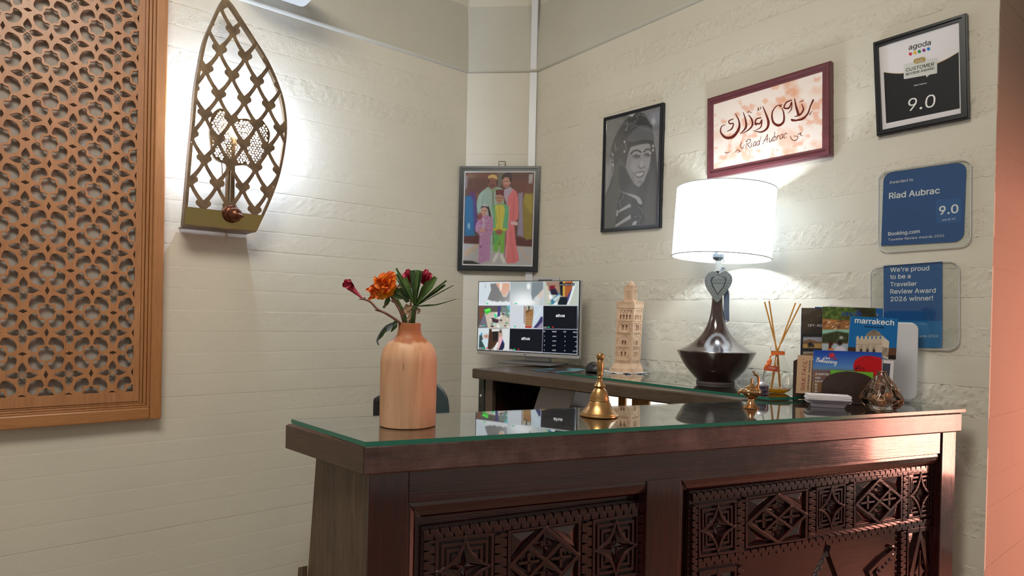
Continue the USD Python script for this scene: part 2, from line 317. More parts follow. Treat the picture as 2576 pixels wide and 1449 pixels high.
# ------------------------------------------------------------------ the reception counter
FL, FR, BR_, BL_ = np.array([.553, 1.126]), np.array([2.272, .602]), np.array([2.335, .915]), np.array([.527, 1.456])
rc = thing('reception_counter', 'dark carved mahogany reception counter with overhanging top', 'reception desk', (1.4, 1.0, 0))
NF = np.array([-.2921, -.9564, 0])
def prism(pts, z0, z1, bev=.004):
    g = Polygon(pts); a = extrude(g.buffer(-bev, join_style=2), z1-z0, z0); b = extrude(g, z1-z0-2*bev, z0+bev)
    return as_tm(m3.Manifold.batch_hull([m3.Manifold.hull_points(np.vstack([a.vertices, b.vertices]))]))
ZT = ZC-.011                                      # top of the wood, under the glass
inn = .006
top = [FL+NF[:2]*-.004+np.array([.0, 0]), FR+np.array([-.02, .004]), BR_+np.array([-.02, 0]), BL_+np.array([-.012, .002])]
part('counter_top', prism(top, ZT-.058, ZT), 'counter_edge', rc, label='thick worn counter top board')
endp = [(top[0][0]-.0015, top[0][1]+.003), (top[0][0]+.001, top[0][1]+.003), (top[3][0]+.001, top[3][1]-.003), (top[3][0]-.0015, top[3][1]-.003)]
part('end_edge', prism(endp, ZT-.056, ZT-.002, .0004), 'counter_end_edge', rc, label='brown end edge of the counter top')
FP = Plane(np.array([*top[0], 0])+np.array([*NF[:2], 0])*-.022, UF)      # front plane of the frame
def fx(px): return FP.uv(px)
z_top = ZT-.058; uL = fx((928, 1190))[0]; uR = fx((2403, 1100))[0]
u1 = fx((1028, 1250))[0]; u2, u3 = fx((1628, 1225))[0], fx((1713, 1215))[0]; u4 = fx((2368, 1120))[0]
zr = fx((1028, 1280))[1]; zr2 = fx((2360, 1134))[1]; zrail = (zr+zr2)/2
T = .04
def fbox(u0, u1, z0, z1, d0, d1, r=.002): return FP.place(rbox((u0, z0, d0), (u1, z1, d1), r))
part('post', fbox(uL, u1, 0.0, z_top, -T, 0), 'mahogany_upright', rc)
part('post', fbox(u2, u3, 0.0, zrail+.002, -T, 0), 'mahogany_upright', rc)
part('post', fbox(u4, uR, 0.0, z_top, -T, .003), 'mahogany_upright', rc)
part('top_rail', fbox(u1, u4, zrail, z_top, -T, -.001), 'mahogany', rc)
part('bottom_rail', fbox(u1, u4, 0.0, .16, -T, -.001), 'mahogany', rc)
part('back_panel', fbox(uL+.02, uR-.02, .05, z_top, -T-.03, -T-.006), 'mahogany', rc)
# the end board, wider towards the floor, and the right-hand end
EP = Plane((FP.pt(uL, 0)[0]+.004, FP.pt(uL, 0)[1], 0), (0, -1, 0))
e = EP.uvs([(797, 1137), (775, 1420)]); ya, yb = e[0][0], e[1][0]+(e[1][0]-e[0][0])*2.2
part('end_board', EP.place(extrude(Polygon([(0, 0), (0, z_top), (ya, z_top), (yb, 0)]), .022), dn=-.022), 'counter_end_lit', rc, label='grained end board with warm light in its tone')
part('end_foot', EP.place(extrude(Polygon([(.0, 0), (.0, .1), (yb*.8, .12), (e[1][0]-.004, EP.uv((770, 1420))[1]), (e[1][0]-.03, EP.uv((770, 1420))[1]-.01), (yb-.06, 0)]), .012), dn=.0), 'counter_end_lit', rc)
part('inner_board', prism([BL_+[.05, -.11], BL_+[.05, -.09], BR_+[-.05, -.01], BR_+[-.05, -.03]], .05, z_top-.002, .001), 'mahogany', rc)
ga = np.array
gt = [FL+NF[:2]*.003, FR, BR_, BL_]
gl = thing('glass_slab', 'thick green-edged glass sheet covering the reception counter', 'glass top', (1.4, 1.0, ZT))
part('sheet', extrude(Polygon(gt), .0095, ZT+.0006), 'glass_top', gl)
def edge_strip(P, z0, z1, t=.0006):
    ring = Polygon(P); r = ring.buffer(t, join_style=2).difference(ring); return extrude(r, z1-z0, z0)
part('edge', edge_strip(gt, ZT+.0007, ZT+.0099), 'glass_edge', gl, label='green polished edge of the glass')
# ------------------------------------------------------------------ the desk along the right wall
dk = thing('back_desk', 'dark brown desk shelf running along the right wall under the table lamp', 'desk', (2.1, 1.8, 0))
DZ, ZG = ZC+.0015, ZC+.0100                      # the desk's wood, and the top of its glass
part('desk_top', prism([(1.722, 2.405), (1.836, 1.085), (2.34, .93), (2.345, 2.44)], DZ-.046, DZ), 'desk_wood', dk)
part('end_panel', bbox((1.80, 2.335, 0), (2.345, 2.365, DZ-.046)), 'desk_dark', dk)
part('front_stile', bbox((1.780, 2.322, 0), (1.800, 2.378, DZ-.046)), 'desk_wood', dk)
part('back_panel', bbox((2.335, 1.0, .1), (2.349, 2.334, DZ-.046)), 'desk_dark', dk)
part('lower_shelf', bbox((1.93, 1.08, .60), (2.33, 2.33, .625)), 'desk_dark', dk)
part('partition', bbox((1.93, 2.04, .626), (2.33, 2.062, DZ-.046)), 'desk_dark', dk)
gd = [on_z((1408, 936), ZG)[:2], on_z((1800, 984.7), ZG)[:2], on_z((1935, 1000.5), ZG)[:2], on_z((1992, 999), ZG)[:2], ga([2.335, .945]), ga([2.34, 1.98])]
g2 = thing('desk_glass', 'green-edged glass sheet lying on the back desk under the lamp', 'glass top', (2.1, 1.6, ZT))
part('sheet', extrude(Polygon(gd), .008, ZG-.0081), 'glass_top', g2); part('edge', edge_strip(gd, ZG-.0078, ZG-.0003), 'glass_edge', g2)
ZK = ZC-.0005                                      # top of the counter glass
# what shows under the desk
plain('pc_green', (.03, .035, .03), .45)
py0, py1 = on_x((1217, 1000), 1.775)[1], on_x((1203, 1000), 1.775)[1]
pc = thing('computer_tower', 'black slim computer tower standing at the left end of the back desk', 'computer', (1.84, (py0+py1)/2, 0))
part('case', rbox((1.775, py0, .0), (2.07, py1, .998), .004), 'pc_green', pc)
PCP = Plane((1.775, (py0+py1)/2, .83), (0, -1, 0))
for k in range(5): part('vent_slot', PCP.place(rbox((-.008, .045-.013*k, 0), (.010, .049-.013*k, .002), .0008), 0, 0, 0), 'black_frame', pc)
part('power_button', PCP.place(lathe([(0, 0), (.006, 0), (.006, .003), (0, .003)]), 0, .09), 'pvc', pc)
plain('grey_sheet', (.40, .385, .39), .6)
gs = thing('leaning_board', 'grey white board leaning under the back desk', 'board', (1.88, 1.9, .0))
Q = [on_x((1342, 1031), 1.88), on_x((1432, 1026), 1.88), on_x((1449, 972), 1.88), on_x((1365, 958), 1.88)]
Q = [Q[0]+(Q[0]-Q[3])*1.0, Q[1]+(Q[1]-Q[2])*1.0, Q[2], Q[3]]
part('sheet', quadmap(extrude(sbox(0, 0, 1, 1), .006), Q, (1, 0, 0)), 'grey_sheet', gs)
# a cubby with orange wooden slats; an added glowing panel makes its bright gaps
mat('cubby_glow', {'e': ('emission', {'color': (1.0, .97, .90), 'strength': 1.1})}, [], 'e.emission')
wood('slat_wood', (.42, .16, .03), (.62, .27, .06), 'z', .4)
cb = dk
part('cubby_lamp', bbox((2.16, 1.09, .64), (2.17, 2.03, 1.0)), 'cubby_glow', cb)
CP = Plane((2.13, 0, 1.3), (0, -1, 0))
for a, b in ((1560, 1577), (1594, 1637), (1684, 1709), (1727, 1745), (1765, 1790)):
    ua, ub = CP.uv((a, 1000))[0], CP.uv((b, 1000))[0]; part('cubby_slat', CP.place(rbox((ua, .645-1.3, 0), (ub, 1.0-1.3, .012), .002)), 'slat_wood', cb)
part('cubby_rail', bbox((2.105, 1.09, .64), (2.118, 2.03, .885)), 'slat_wood', cb)
# the dark office chair behind the counter
plain('chair_leather', (.045, .07, .08), .35); plain('chair_mesh', (.01, .01, .01), .8)
ch = thing('office_chair', 'dark blue-grey office chair tucked behind the reception counter', 'office chair', (1.15, 1.95, 0))
HP = Plane((1.10, 1.88, 0), CR*[1, 1, 0])
def hp(px): return HP.uv(px)
a = [hp(p) for p in ((978, 1100), (975, 1010), (985, 975), (1010, 958), (1060, 955), (1098, 968), (1118, 990), (1127, 1020), (1130, 1100))]
part('backrest', HP.place(extrude(Polygon([(a[0][0], .62)]+[tuple(x) for x in spline(a, 5)]+[(a[-1][0], .62)]), .05), dn=-.03), 'chair_leather', ch, smooth=30)
b0, b1 = hp((946, 995)), hp((962, 1045))
part('armrest', HP.place(rbox((b0[0], .66, -.02), (b1[0], b0[1], .05), .012), 0, 0, 0), 'chair_mesh', ch)
cx, cy = HP.pt((a[0][0]+a[-1][0])/2, 0, 0)[:2]
part('seat', rbox((cx-.24, cy-.36, .44), (cx+.24, cy+.0, .53), .03), 'chair_leather', ch); part('column', lathe([(0, .08), (.03, .08), (.03, .45), (0, .45)], (cx, cy-.16, 0)), 'black_plastic', ch)
part('back_bar', bbox((cx-.03, cy-.05, .46), (cx+.03, cy+.02, .75)), 'black_plastic', ch); part('arm_bar', HP.place(rbox((b0[0]+.005, .50, -.02), (b1[0]-.005, .67, .03), .006)), 'black_plastic', ch)
for k in range(5):
    t = k*2*math.pi/5; part('foot', tube([(cx, cy-.16, .10), (cx+.28*math.cos(t), cy-.16+.28*math.sin(t), .06), (cx+.30*math.cos(t), cy-.16+.30*math.sin(t), .015)], .015), 'black_plastic', ch)

# ------------------------------------------------------------------ pierced wooden screen on the left wall
SP = LW.shift(.055); c00 = SP.uv((283.8, 937.6)); ct_ = SP.uv((295, 29)); cl = SP.uv((174, 939.0))
ch_ = (ct_[1]-c00[1])/9; cw_ = c00[0]-cl[0]
ms = thing('pierced_screen', 'honey-brown pierced wooden lattice screen hung on the left wall', 'wooden screen', (.0, YL, 1.4))
NC, NR = 4, 12
def petal(r0, r1, h): return Polygon([(r0+(r1-r0)*t, h*math.sin(math.pi*t**.8)) for t in np.linspace(0, 1, 14)]+[(r0+(r1-r0)*t, -h*math.sin(math.pi*t**.8)) for t in np.linspace(1, 0, 14)][1:-1])
pet = [petal(.03, .325, .070), affinity.rotate(petal(.03, .325, .070), 180, origin=(0, 0)), affinity.rotate(petal(.03, .292, .082), 90, origin=(0, 0)), affinity.rotate(petal(.03, .292, .082), -90, origin=(0, 0))]
blob = Polygon([p for k in range(8) for p in [(.178*math.cos(k*math.pi/4), .178*math.sin(k*math.pi/4)), (.158*math.cos(k*math.pi/4+.22), .158*math.sin(k*math.pi/4+.22)), (.152*math.cos(k*math.pi/4+.39), .152*math.sin(k*math.pi/4+.39)), (.158*math.cos(k*math.pi/4+.56), .158*math.sin(k*math.pi/4+.56))]])
dia = lambda a, b: Polygon([(a, 0), (0, b), (-a, 0), (0, -b)])
heart = Polygon(np.vstack([spline([(.125, .385), (.128, .30), (.185, .185)], 4), spline([(.185, .185), (.29, .130), (.388, .122)], 4), spline([(.388, .122), (.435, .185), (.452, .262), (.425, .296), (.372, .292), (.318, .318)], 4), spline([(.318, .318), (.292, .372), (.296, .425), (.262, .455), (.19, .438), (.125, .385)], 4)])).buffer(0)
def cell_holes():
    return list(pet)+[affinity.scale(heart, sx, sy, origin=(0, 0)) for sx in (-1, 1) for sy in (-1, 1)]
ch0 = cell_holes()
holes = []
for i in range(NC):
    for j in range(NR): holes += [affinity.translate(h, -i, j) for h in ch0]
for i in range(NC+1):
    for j in range(NR+1):
        holes.append(affinity.translate(blob, .5-i, j-.5))
        if j < NR: holes.append(affinity.translate(dia(.043, .088), .5-i, j))
        if i < NC: holes.append(affinity.translate(dia(.082, .040), -i, j-.5))
area = sbox(.5-NC, -.5, .5, NR-.5); holes = unary_union(holes).intersection(area)
fm = SP.uv((354, 800))[0]; bm = SP.uv((330, 1011))[1]
holes = holes.buffer(.007).intersection(area)
def scl(g): return affinity.translate(affinity.scale(g, cw_, ch_, origin=(0, 0)), c00[0], c00[1])
hs = scl(holes); ax = scl(area).bounds; mr, mb = fm-ax[2], ax[1]-bm
lat = sbox(ax[0]-mr, bm, fm, ax[3]+mb).difference(hs).simplify(.0004)
part('lattice', SP.place(extrude(lat, .011), dn=-.021), 'screen_wood', ms)
oR = SP.uv((413, 600))[0]; oB = SP.uv((200, 1069))[1]; iR = SP.uv((384, 600))[0]; iB = SP.uv((200, 1036))[1]
oL, oT = ax[0]-mr-(oR-fm), ax[3]+mb+(bm-oB); iL, iT = oL+(oR-iR), oT-(iB-oB)
plain('taupe_board', (.40, .36, .32), .8); part('backing_board', SP.place(extrude(sbox(oL+.01, oB+.01, oR-.01, oT-.01), .004), dn=-.046), 'taupe_board', ms)
part('stile', SP.place(rbox((iR, oB, -.05), (oR, oT, .006), .005)), 'screen_frame', ms); part('stile', SP.place(rbox((oL, oB, -.05), (iL, oT, .006), .005)), 'screen_frame', ms)
part('rail', SP.place(rbox((iL, oB+.002, -.05), (iR, iB, .004), .005)), 'screen_rail', ms); part('rail', SP.place(rbox((iL, iT, -.05), (iR, oT, .004), .005)), 'screen_rail', ms)
for k, (w0, d) in enumerate(((.0, -.002), (.33, -.007), (.66, -.013))):
    e0 = iR-(iR-fm)*w0; f0 = iB+(bm-iB)*w0; e1 = iR-(iR-fm)*(w0+.30); f1 = iB+(bm-iB)*(w0+.30)
    part('moulding', SP.place(cat(rbox((e1, f1, -.03), (e0, iT, d), .0015), rbox((iL, f0, -.03), (e0, f1, d), .0015), rbox((iL, iT-(f1-iB), -.03), (e0, iT-(f0-iB), d), .0015), rbox((iL+(iR-e0), f1, -.03), (iL+(iR-e1), iT, d), .0015))), 'screen_frame', ms)

# ------------------------------------------------------------------ brass lattice wall sconce
mat('brass', {'g': ('geometry', {}), 'n': ('noise_texture', {'scale': 22.0, 'detail': 3.0}), 'r': ('rgb_ramp', {'ramp': [(.30, (.15, .11, .08)), (.75, (.29, .21, .13))]}), 'b': ('bump', {'strength': .6, 'distance': .002}),
              'p': ('principled_bsdf', {'metallic': 1.0, 'roughness': .42})}, [('g.position', 'n.vector'), ('n.fac', 'r.fac'), ('r.color', 'p.base_color'), ('n.fac', 'b.height'), ('b.normal', 'p.normal')])
plain('copper_dark', (.17, .065, .04), .3, .8); plain('brass_dark', (.16, .11, .06), .4, 1.0)
sc = thing('wall_sconce', 'arched brass wall sconce of pierced fish-scale lattice with copper finial', 'wall lamp', (.75, YL, 1.9))
LS = LW.shift(.142); O3 = lambda pts: [(420+.4280*x, .4280*y) for x, y in pts]
out = O3([(345, -18), (385, 25), (440, 108), (520, 232), (590, 345), (640, 450), (680, 560), (700, 660), (706, 760), (697, 860), (680, 960), (655, 1060), (610, 1180), (560, 1290), (525, 1363), (95, 1322), (110, 1150), (130, 900), (150, 700), (165, 520), (190, 370), (220, 230), (270, 110), (325, -5)])
top_, rest = out[0], out
og = Polygon([LS.uv(p) for p in np.vstack([spline(out[:15], 5), spline(out[15:]+out[:1], 5)])]).buffer(0)
plate = LS.uv((480, 521))[1]
ax_, wx, hz = LS.uv((553, 545))[0]+.012, .1035, .0945
strips = [og.difference(og.buffer(-.011)), og.intersection(sbox(-9, -9, 9, plate))]
dots = []
nz0 = LS.uv((546, 459))[1]; nx0 = LS.uv((546, 459))[0]
for j in range(-2, 12):
    for i in range(-5, 6):
        x, z = nx0+(i+.5*(j % 2))*wx, nz0+j*hz
        if not og.buffer(.05).contains(Point(x, z)): continue
        for sgn in (-1, 1):
            strips.append(pen([(x, z-.004), (x+sgn*wx*.22, z+hz*.28), (x+sgn*wx*.42, z+hz*.66), (x+sgn*wx*.5, z+hz*1.0)], [.021, .016, .0145, .017], 5))
        strips += [Point(x-.0155, z).buffer(.0145), Point(x+.0155, z).buffer(.0145), Polygon([(x-.025, z-.004), (x+.025, z-.004), (x, z-.032)]).buffer(.003)]
        dots.append(Point(x, z-.038+.0).buffer(.0028))
lat = unary_union(strips).intersection(og).difference(unary_union(dots)).simplify(.0004)
part('lattice', LS.place(extrude(lat, .0018)), 'brass', sc, label='pierced fish-scale brass front')
plain('brass_plate', (.34, .27, .11), .28, 1.0)
part('foot_plate', LS.place(extrude(og.buffer(-.004).intersection(sbox(-9, -9, 9, plate-.002)), .0012), dn=.0018), 'brass_plate', sc, label='plain brass foot plate')
part('rim', LS.place(extrude(og.difference(og.buffer(-.0025)), .05), dn=-.049), 'brass_dark', sc)
O5 = lambda pts: [(480+.2486*x, 240+.2486*y) for x, y in pts]
LF = LW.shift(.115)
fil = Polygon([LF.uv(p) for p in spline(O5([(190, 290), (225, 180), (300, 130), (370, 180), (440, 232), (560, 235), (630, 255), (700, 235), (755, 290), (800, 380), (785, 490), (735, 650), (680, 748), (620, 735), (560, 705), (470, 705), (400, 690), (300, 672), (225, 610), (195, 450), (190, 290)]), 4)]).buffer(0)
hx = []; bx = fil.bounds; pr = random.Random(8)
for j in range(40):
    for i in range(40):
        p = Point(bx[0]+(i+.5*(j % 2))*.0122+pr.uniform(-.0012, .0012), bx[1]+j*.0106+pr.uniform(-.0012, .0012))
        if fil.buffer(-.009).contains(p): hx.append(affinity.rotate(p.buffer(.0049+pr.uniform(-.0006, .0004), 2), pr.uniform(0, 90)))
part('filigree_shade', LF.place(extrude(fil.difference(unary_union(hx)), .0015)), 'brass_dark', sc, label='small lobed filigree plate in front of the bulb')
part('filigree_rim', LF.place(extrude(fil.difference(fil.buffer(-.003)), .02), dn=-.019), 'brass_dark', sc)
r0, r1 = on_plane((577, 410), LF.p-LF.n*.02, LF.n), on_plane((571, 535), LF.p-LF.n*.02, LF.n)
part('rod', tube([r0, r1], .006), 'brass_dark', sc); part('wire', tube([on_plane((558, 410), LF.p-LF.n*.03, LF.n), on_plane((561, 470), LF.p-LF.n*.03, LF.n)], .002), 'copper_dark', sc)
k0 = on_plane((582, 538), LS.p, LS.n); d = ga([.34, -1, -.22]); d /= np.linalg.norm(d)
fin = lathe([(a_*1.15, b_*1.15) for a_, b_ in [(0, -.02), (.030, -.02), (.033, -.005), (.034, .004), (.031, .012), (.026, .015), (.027, .022), (.024, .034), (.016, .042), (.009, .046), (.010, .052), (.007, .060), (.004, .072), (0, .075)]])
fin.apply_transform(np.vstack([np.column_stack([np.cross(np.cross(d, [0, 0, 1]), d)*0+np.cross(d, [0, 0, 1])/np.linalg.norm(np.cross(d, [0, 0, 1])), np.cross(d, np.cross(d, [0, 0, 1])/np.linalg.norm(np.cross(d, [0, 0, 1]))), d, k0]), [0, 0, 0, 1]]))
part('finial', fin, 'copper_dark', sc, smooth=40, label='turned copper finial at the foot of the sconce')
b = on_plane((588, 330), LW.p+LW.n*.088, LW.n)
part('socket', lathe([(0, -.06), (.012, -.06), (.012, -.030), (0, -.030)], b), 'brass_dark', sc); part('bracket', bbox((b[0]-.008, b[1], r1[2]-.02), (b[0]+.008, YL, b[2]-.045)), 'brass_dark', sc)
part('base_tray', LS.place(extrude(sbox(og.bounds[0]+.01, og.bounds[1], LS.uv((642, 580))[0], og.bounds[1]+.003), .139), dn=-.139), 'brass', sc)
SCB = b
# frosted white lamp by the ceiling line
mat('frosted_lit', {'g': ('geometry', {}), 'e': ('emission', {'color': (.80, .88, 1.0), 'strength': .85})}, [], 'e.emission')
wl_ = thing('frosted_lamp', 'frosted white square wall lamp at the top edge above the sconce', 'wall lamp', (.9, 2.75, 2.75))
q = on_plane((768, 26), (0, 0, 2.715), (0, 0, 1))
part('diffuser', rbox((q[0]-.30, q[1]-.30, 2.712), (q[0], q[1], 2.80), .035, 24), 'frosted_lit', wl_, smooth=True); part('arm', bbox((q[0]-.18, q[1]-.02, 2.80), (q[0]-.12, YL+.03, 2.83)), 'pvc', wl_); part('cap', bbox((q[0]-.29, q[1]-.29, 2.795), (q[0]-.01, q[1]-.01, 2.815)), 'pvc', wl_)
# ------------------------------------------------------------------ hand lettering
G = {'R': (.75, [[(.1, 0), (.12, 1)], [(-.05, .8), (.3, 1.02), (.62, .85), (.5, .55), (.15, .5)], [(.2, .5), (.5, .2), (.8, -.1)]]),
 'A': (.8, [[(0, 0), (.25, .5), (.45, 1)], [(.45, 1), (.5, .5), (.6, 0)], [(.05, .38), (.7, .45)]]), 'B': (.7, [[(.1, 0), (.15, 1)], [(0, .85), (.4, 1.02), (.55, .75), (.2, .52)], [(.2, .52), (.6, .4), (.5, .05), (0, 0)]]),
 'i': (.28, [[(.08, .5), (.08, .1), (.22, .02)], [(.1, .68), (.11, .7)]]), 'l': (.25, [[(.12, 1), (.05, .3), (.1, .02), (.22, .05)]]),
 'a': (.5, [[(.4, .45), (.22, .52), (.05, .25), (.18, 0), (.36, .18), (.4, .5)], [(.4, .5), (.4, .1), (.5, .02)]]), 'd': (.55, [[(.4, .4), (.22, .5), (.05, .25), (.18, 0), (.38, .15), (.48, 1)], [(.44, .6), (.42, .1), (.52, .02)]]),
 'u': (.5, [[(.05, .5), (.05, .15), (.2, 0), (.36, .2), (.4, .5)], [(.4, .5), (.4, .1), (.5, .02)]]), 'b': (.48, [[(.12, 1), (.06, .05)], [(.08, .3), (.25, .5), (.42, .28), (.25, 0), (.06, .1)]]),
 'r': (.38, [[(.06, .5), (.08, 0)], [(.08, .3), (.22, .5), (.34, .46)]]), 'c': (.42, [[(.38, .42), (.2, .52), (.05, .25), (.18, 0), (.4, .1)]]), 'o': (.45, [[(.22, .52), (.05, .28), (.2, 0), (.4, .22), (.24, .52)]]),
 'v': (.42, [[(.02, .5), (.16, 0), (.38, .5)]]), 'e': (.42, [[(.06, .25), (.36, .3), (.22, .52), (.05, .25), (.2, 0), (.4, .1)]]), 'n': (.5, [[(.06, .5), (.06, 0)], [(.06, .3), (.24, .52), (.38, .35), (.38, .05), (.48, .02)]]),
 'g': (.48, [[(.4, .42), (.2, .52), (.05, .26), (.2, .03), (.38, .2), (.4, .5)], [(.4, .5), (.38, -.3), (.15, -.42), (.05, -.25)]]), 'I': (.3, [[(.12, 0), (.16, 1)]]),
 'S': (.6, [[(.5, .85), (.28, 1), (.06, .78), (.5, .3), (.3, 0), (.02, .15)]]), 'O': (.62, [[(.3, 1), (.04, .5), (.28, 0), (.56, .5), (.3, 1)]]), 'U': (.6, [[(.06, 1), (.08, .2), (.28, 0), (.5, .25), (.52, 1)]]),
 'K': (.62, [[(.08, 0), (.08, 1)], [(.55, .95), (.1, .45), (.58, 0)]]), 'F': (.52, [[(.08, 0), (.08, 1)], [(.06, .98), (.5, 1)], [(.08, .52), (.4, .55)]]), 'C': (.55, [[(.5, .9), (.25, .98), (.05, .5), (.25, 0), (.5, .1)]]),
 'L': (.5, [[(.08, 1), (.08, .02), (.46, .02)]]), "'": (.2, [[(.12, 1.1), (.06, .85)]]), 'M': (.75, [[(.05, 0), (.1, 1)], [(.1, 1), (.35, .4)], [(.35, .4), (.62, 1)], [(.62, 1), (.68, 0)]]), 'E': (.5, [[(.45, 1), (.08, 1), (.08, 0), (.45, 0)], [(.08, .5), (.36, .5)]]),
 'H': (.6, [[(.08, 0), (.08, 1)], [(.5, 0), (.5, 1)], [(.08, .5), (.5, .5)]]), ' ': (.35, [])}
def script_on(pl, s, a, b, w=.09, h=None, slant=0.0, dn=.0003):
    """handwriting from pixel a to pixel b on plane pl; w: pen width, as a share of the capital height."""
    A, B = pl.uv(a), pl.uv(b); tot = sum(G[c][0] for c in s); d = (B-A)/np.linalg.norm(B-A); k = np.linalg.norm(B-A)/tot; kv = h or k; x = 0; sh = []
    for c in s:
        for st in G[c][1]:
            p = [(A+d*(x+px+slant*py)*k+ga([-d[1], d[0]])*py*kv) for px, py in st]; sh.append(pen(p, [w*kv*.8, w*kv, w*kv*.6], 5 if len(p) > 2 else 1))
        x += G[c][0]
    return flat_on(pl, unary_union(sh).simplify(kv*.008), dn)
for n_, c_ in (('white', (238, 238, 240)), ('black', (22, 22, 24)), ('gold', (165, 140, 75)), ('silver', (205, 208, 205)), ('blue', (16, 78, 140)), ('blue2', (30, 92, 155)), ('sky', (52, 130, 190)), ('red', (205, 60, 75)), ('yellow', (235, 180, 60)),
               ('green', (30, 135, 80)), ('purple', (125, 55, 140)), ('azure', (20, 120, 200)), ('sepia', (95, 35, 28)), ('paper', (225, 222, 228)), ('night', (34, 34, 38)), ('wine', (150, 40, 55)), ('navy', (46, 76, 190)), ('dusk', (70, 75, 90)), ('lime', (110, 180, 60))):
    plain('ink_'+n_, L(*c_), .5, specular_ior_level=.25)
wood('frame_maroon', (.10, .022, .030), (.17, .042, .055), 'y', .38, 1, .2, .0003, .0, .003)
mat('pane', {'t': ('transparent_bsdf', {'color': (.97, .97, .97)}), 'g': ('glossy_bsdf', {'color': (1, 1, 1), 'roughness': .06}), 'f': ('fresnel', {'IOR': 1.35}), 'x': ('mix_closure', {})},
    [('f.fac', 'x.fac'), ('t.BSDF', 'x.closure1'), ('g.BSDF', 'x.closure2')], 'x.closure')
def frame(t, pl, outer, inner, depth, m, lip=.004):
    """four mitred frame sides (TL, TR, BR, BL pixels on the front plane), a backing board and a pane."""
    f = pl.shift(depth); O = [f.uv(p) for p in outer]; I = [f.uv(p) for p in inner]
    for k in range(4):
        j = (k+1) % 4; mo, mi = [(O[k]*.45+I[k]*.55), (O[j]*.45+I[j]*.55)], None
        part('frame_side', cat(f.place(extrude(Polygon([O[k], O[j], I[j], I[k]]), depth-.0005), dn=-depth+.0005-lip), f.place(extrude(Polygon([O[k]*.85+I[k]*.15, O[j]*.85+I[j]*.15, mo[1], mo[0]]), lip), dn=-lip)), m, t)
    part('backing_board', f.place(extrude(Polygon(I), .004), dn=-depth+.001), 'black_plastic', t)
    return f
FRM = plain('frame_black', (.010, .011, .016), .3)

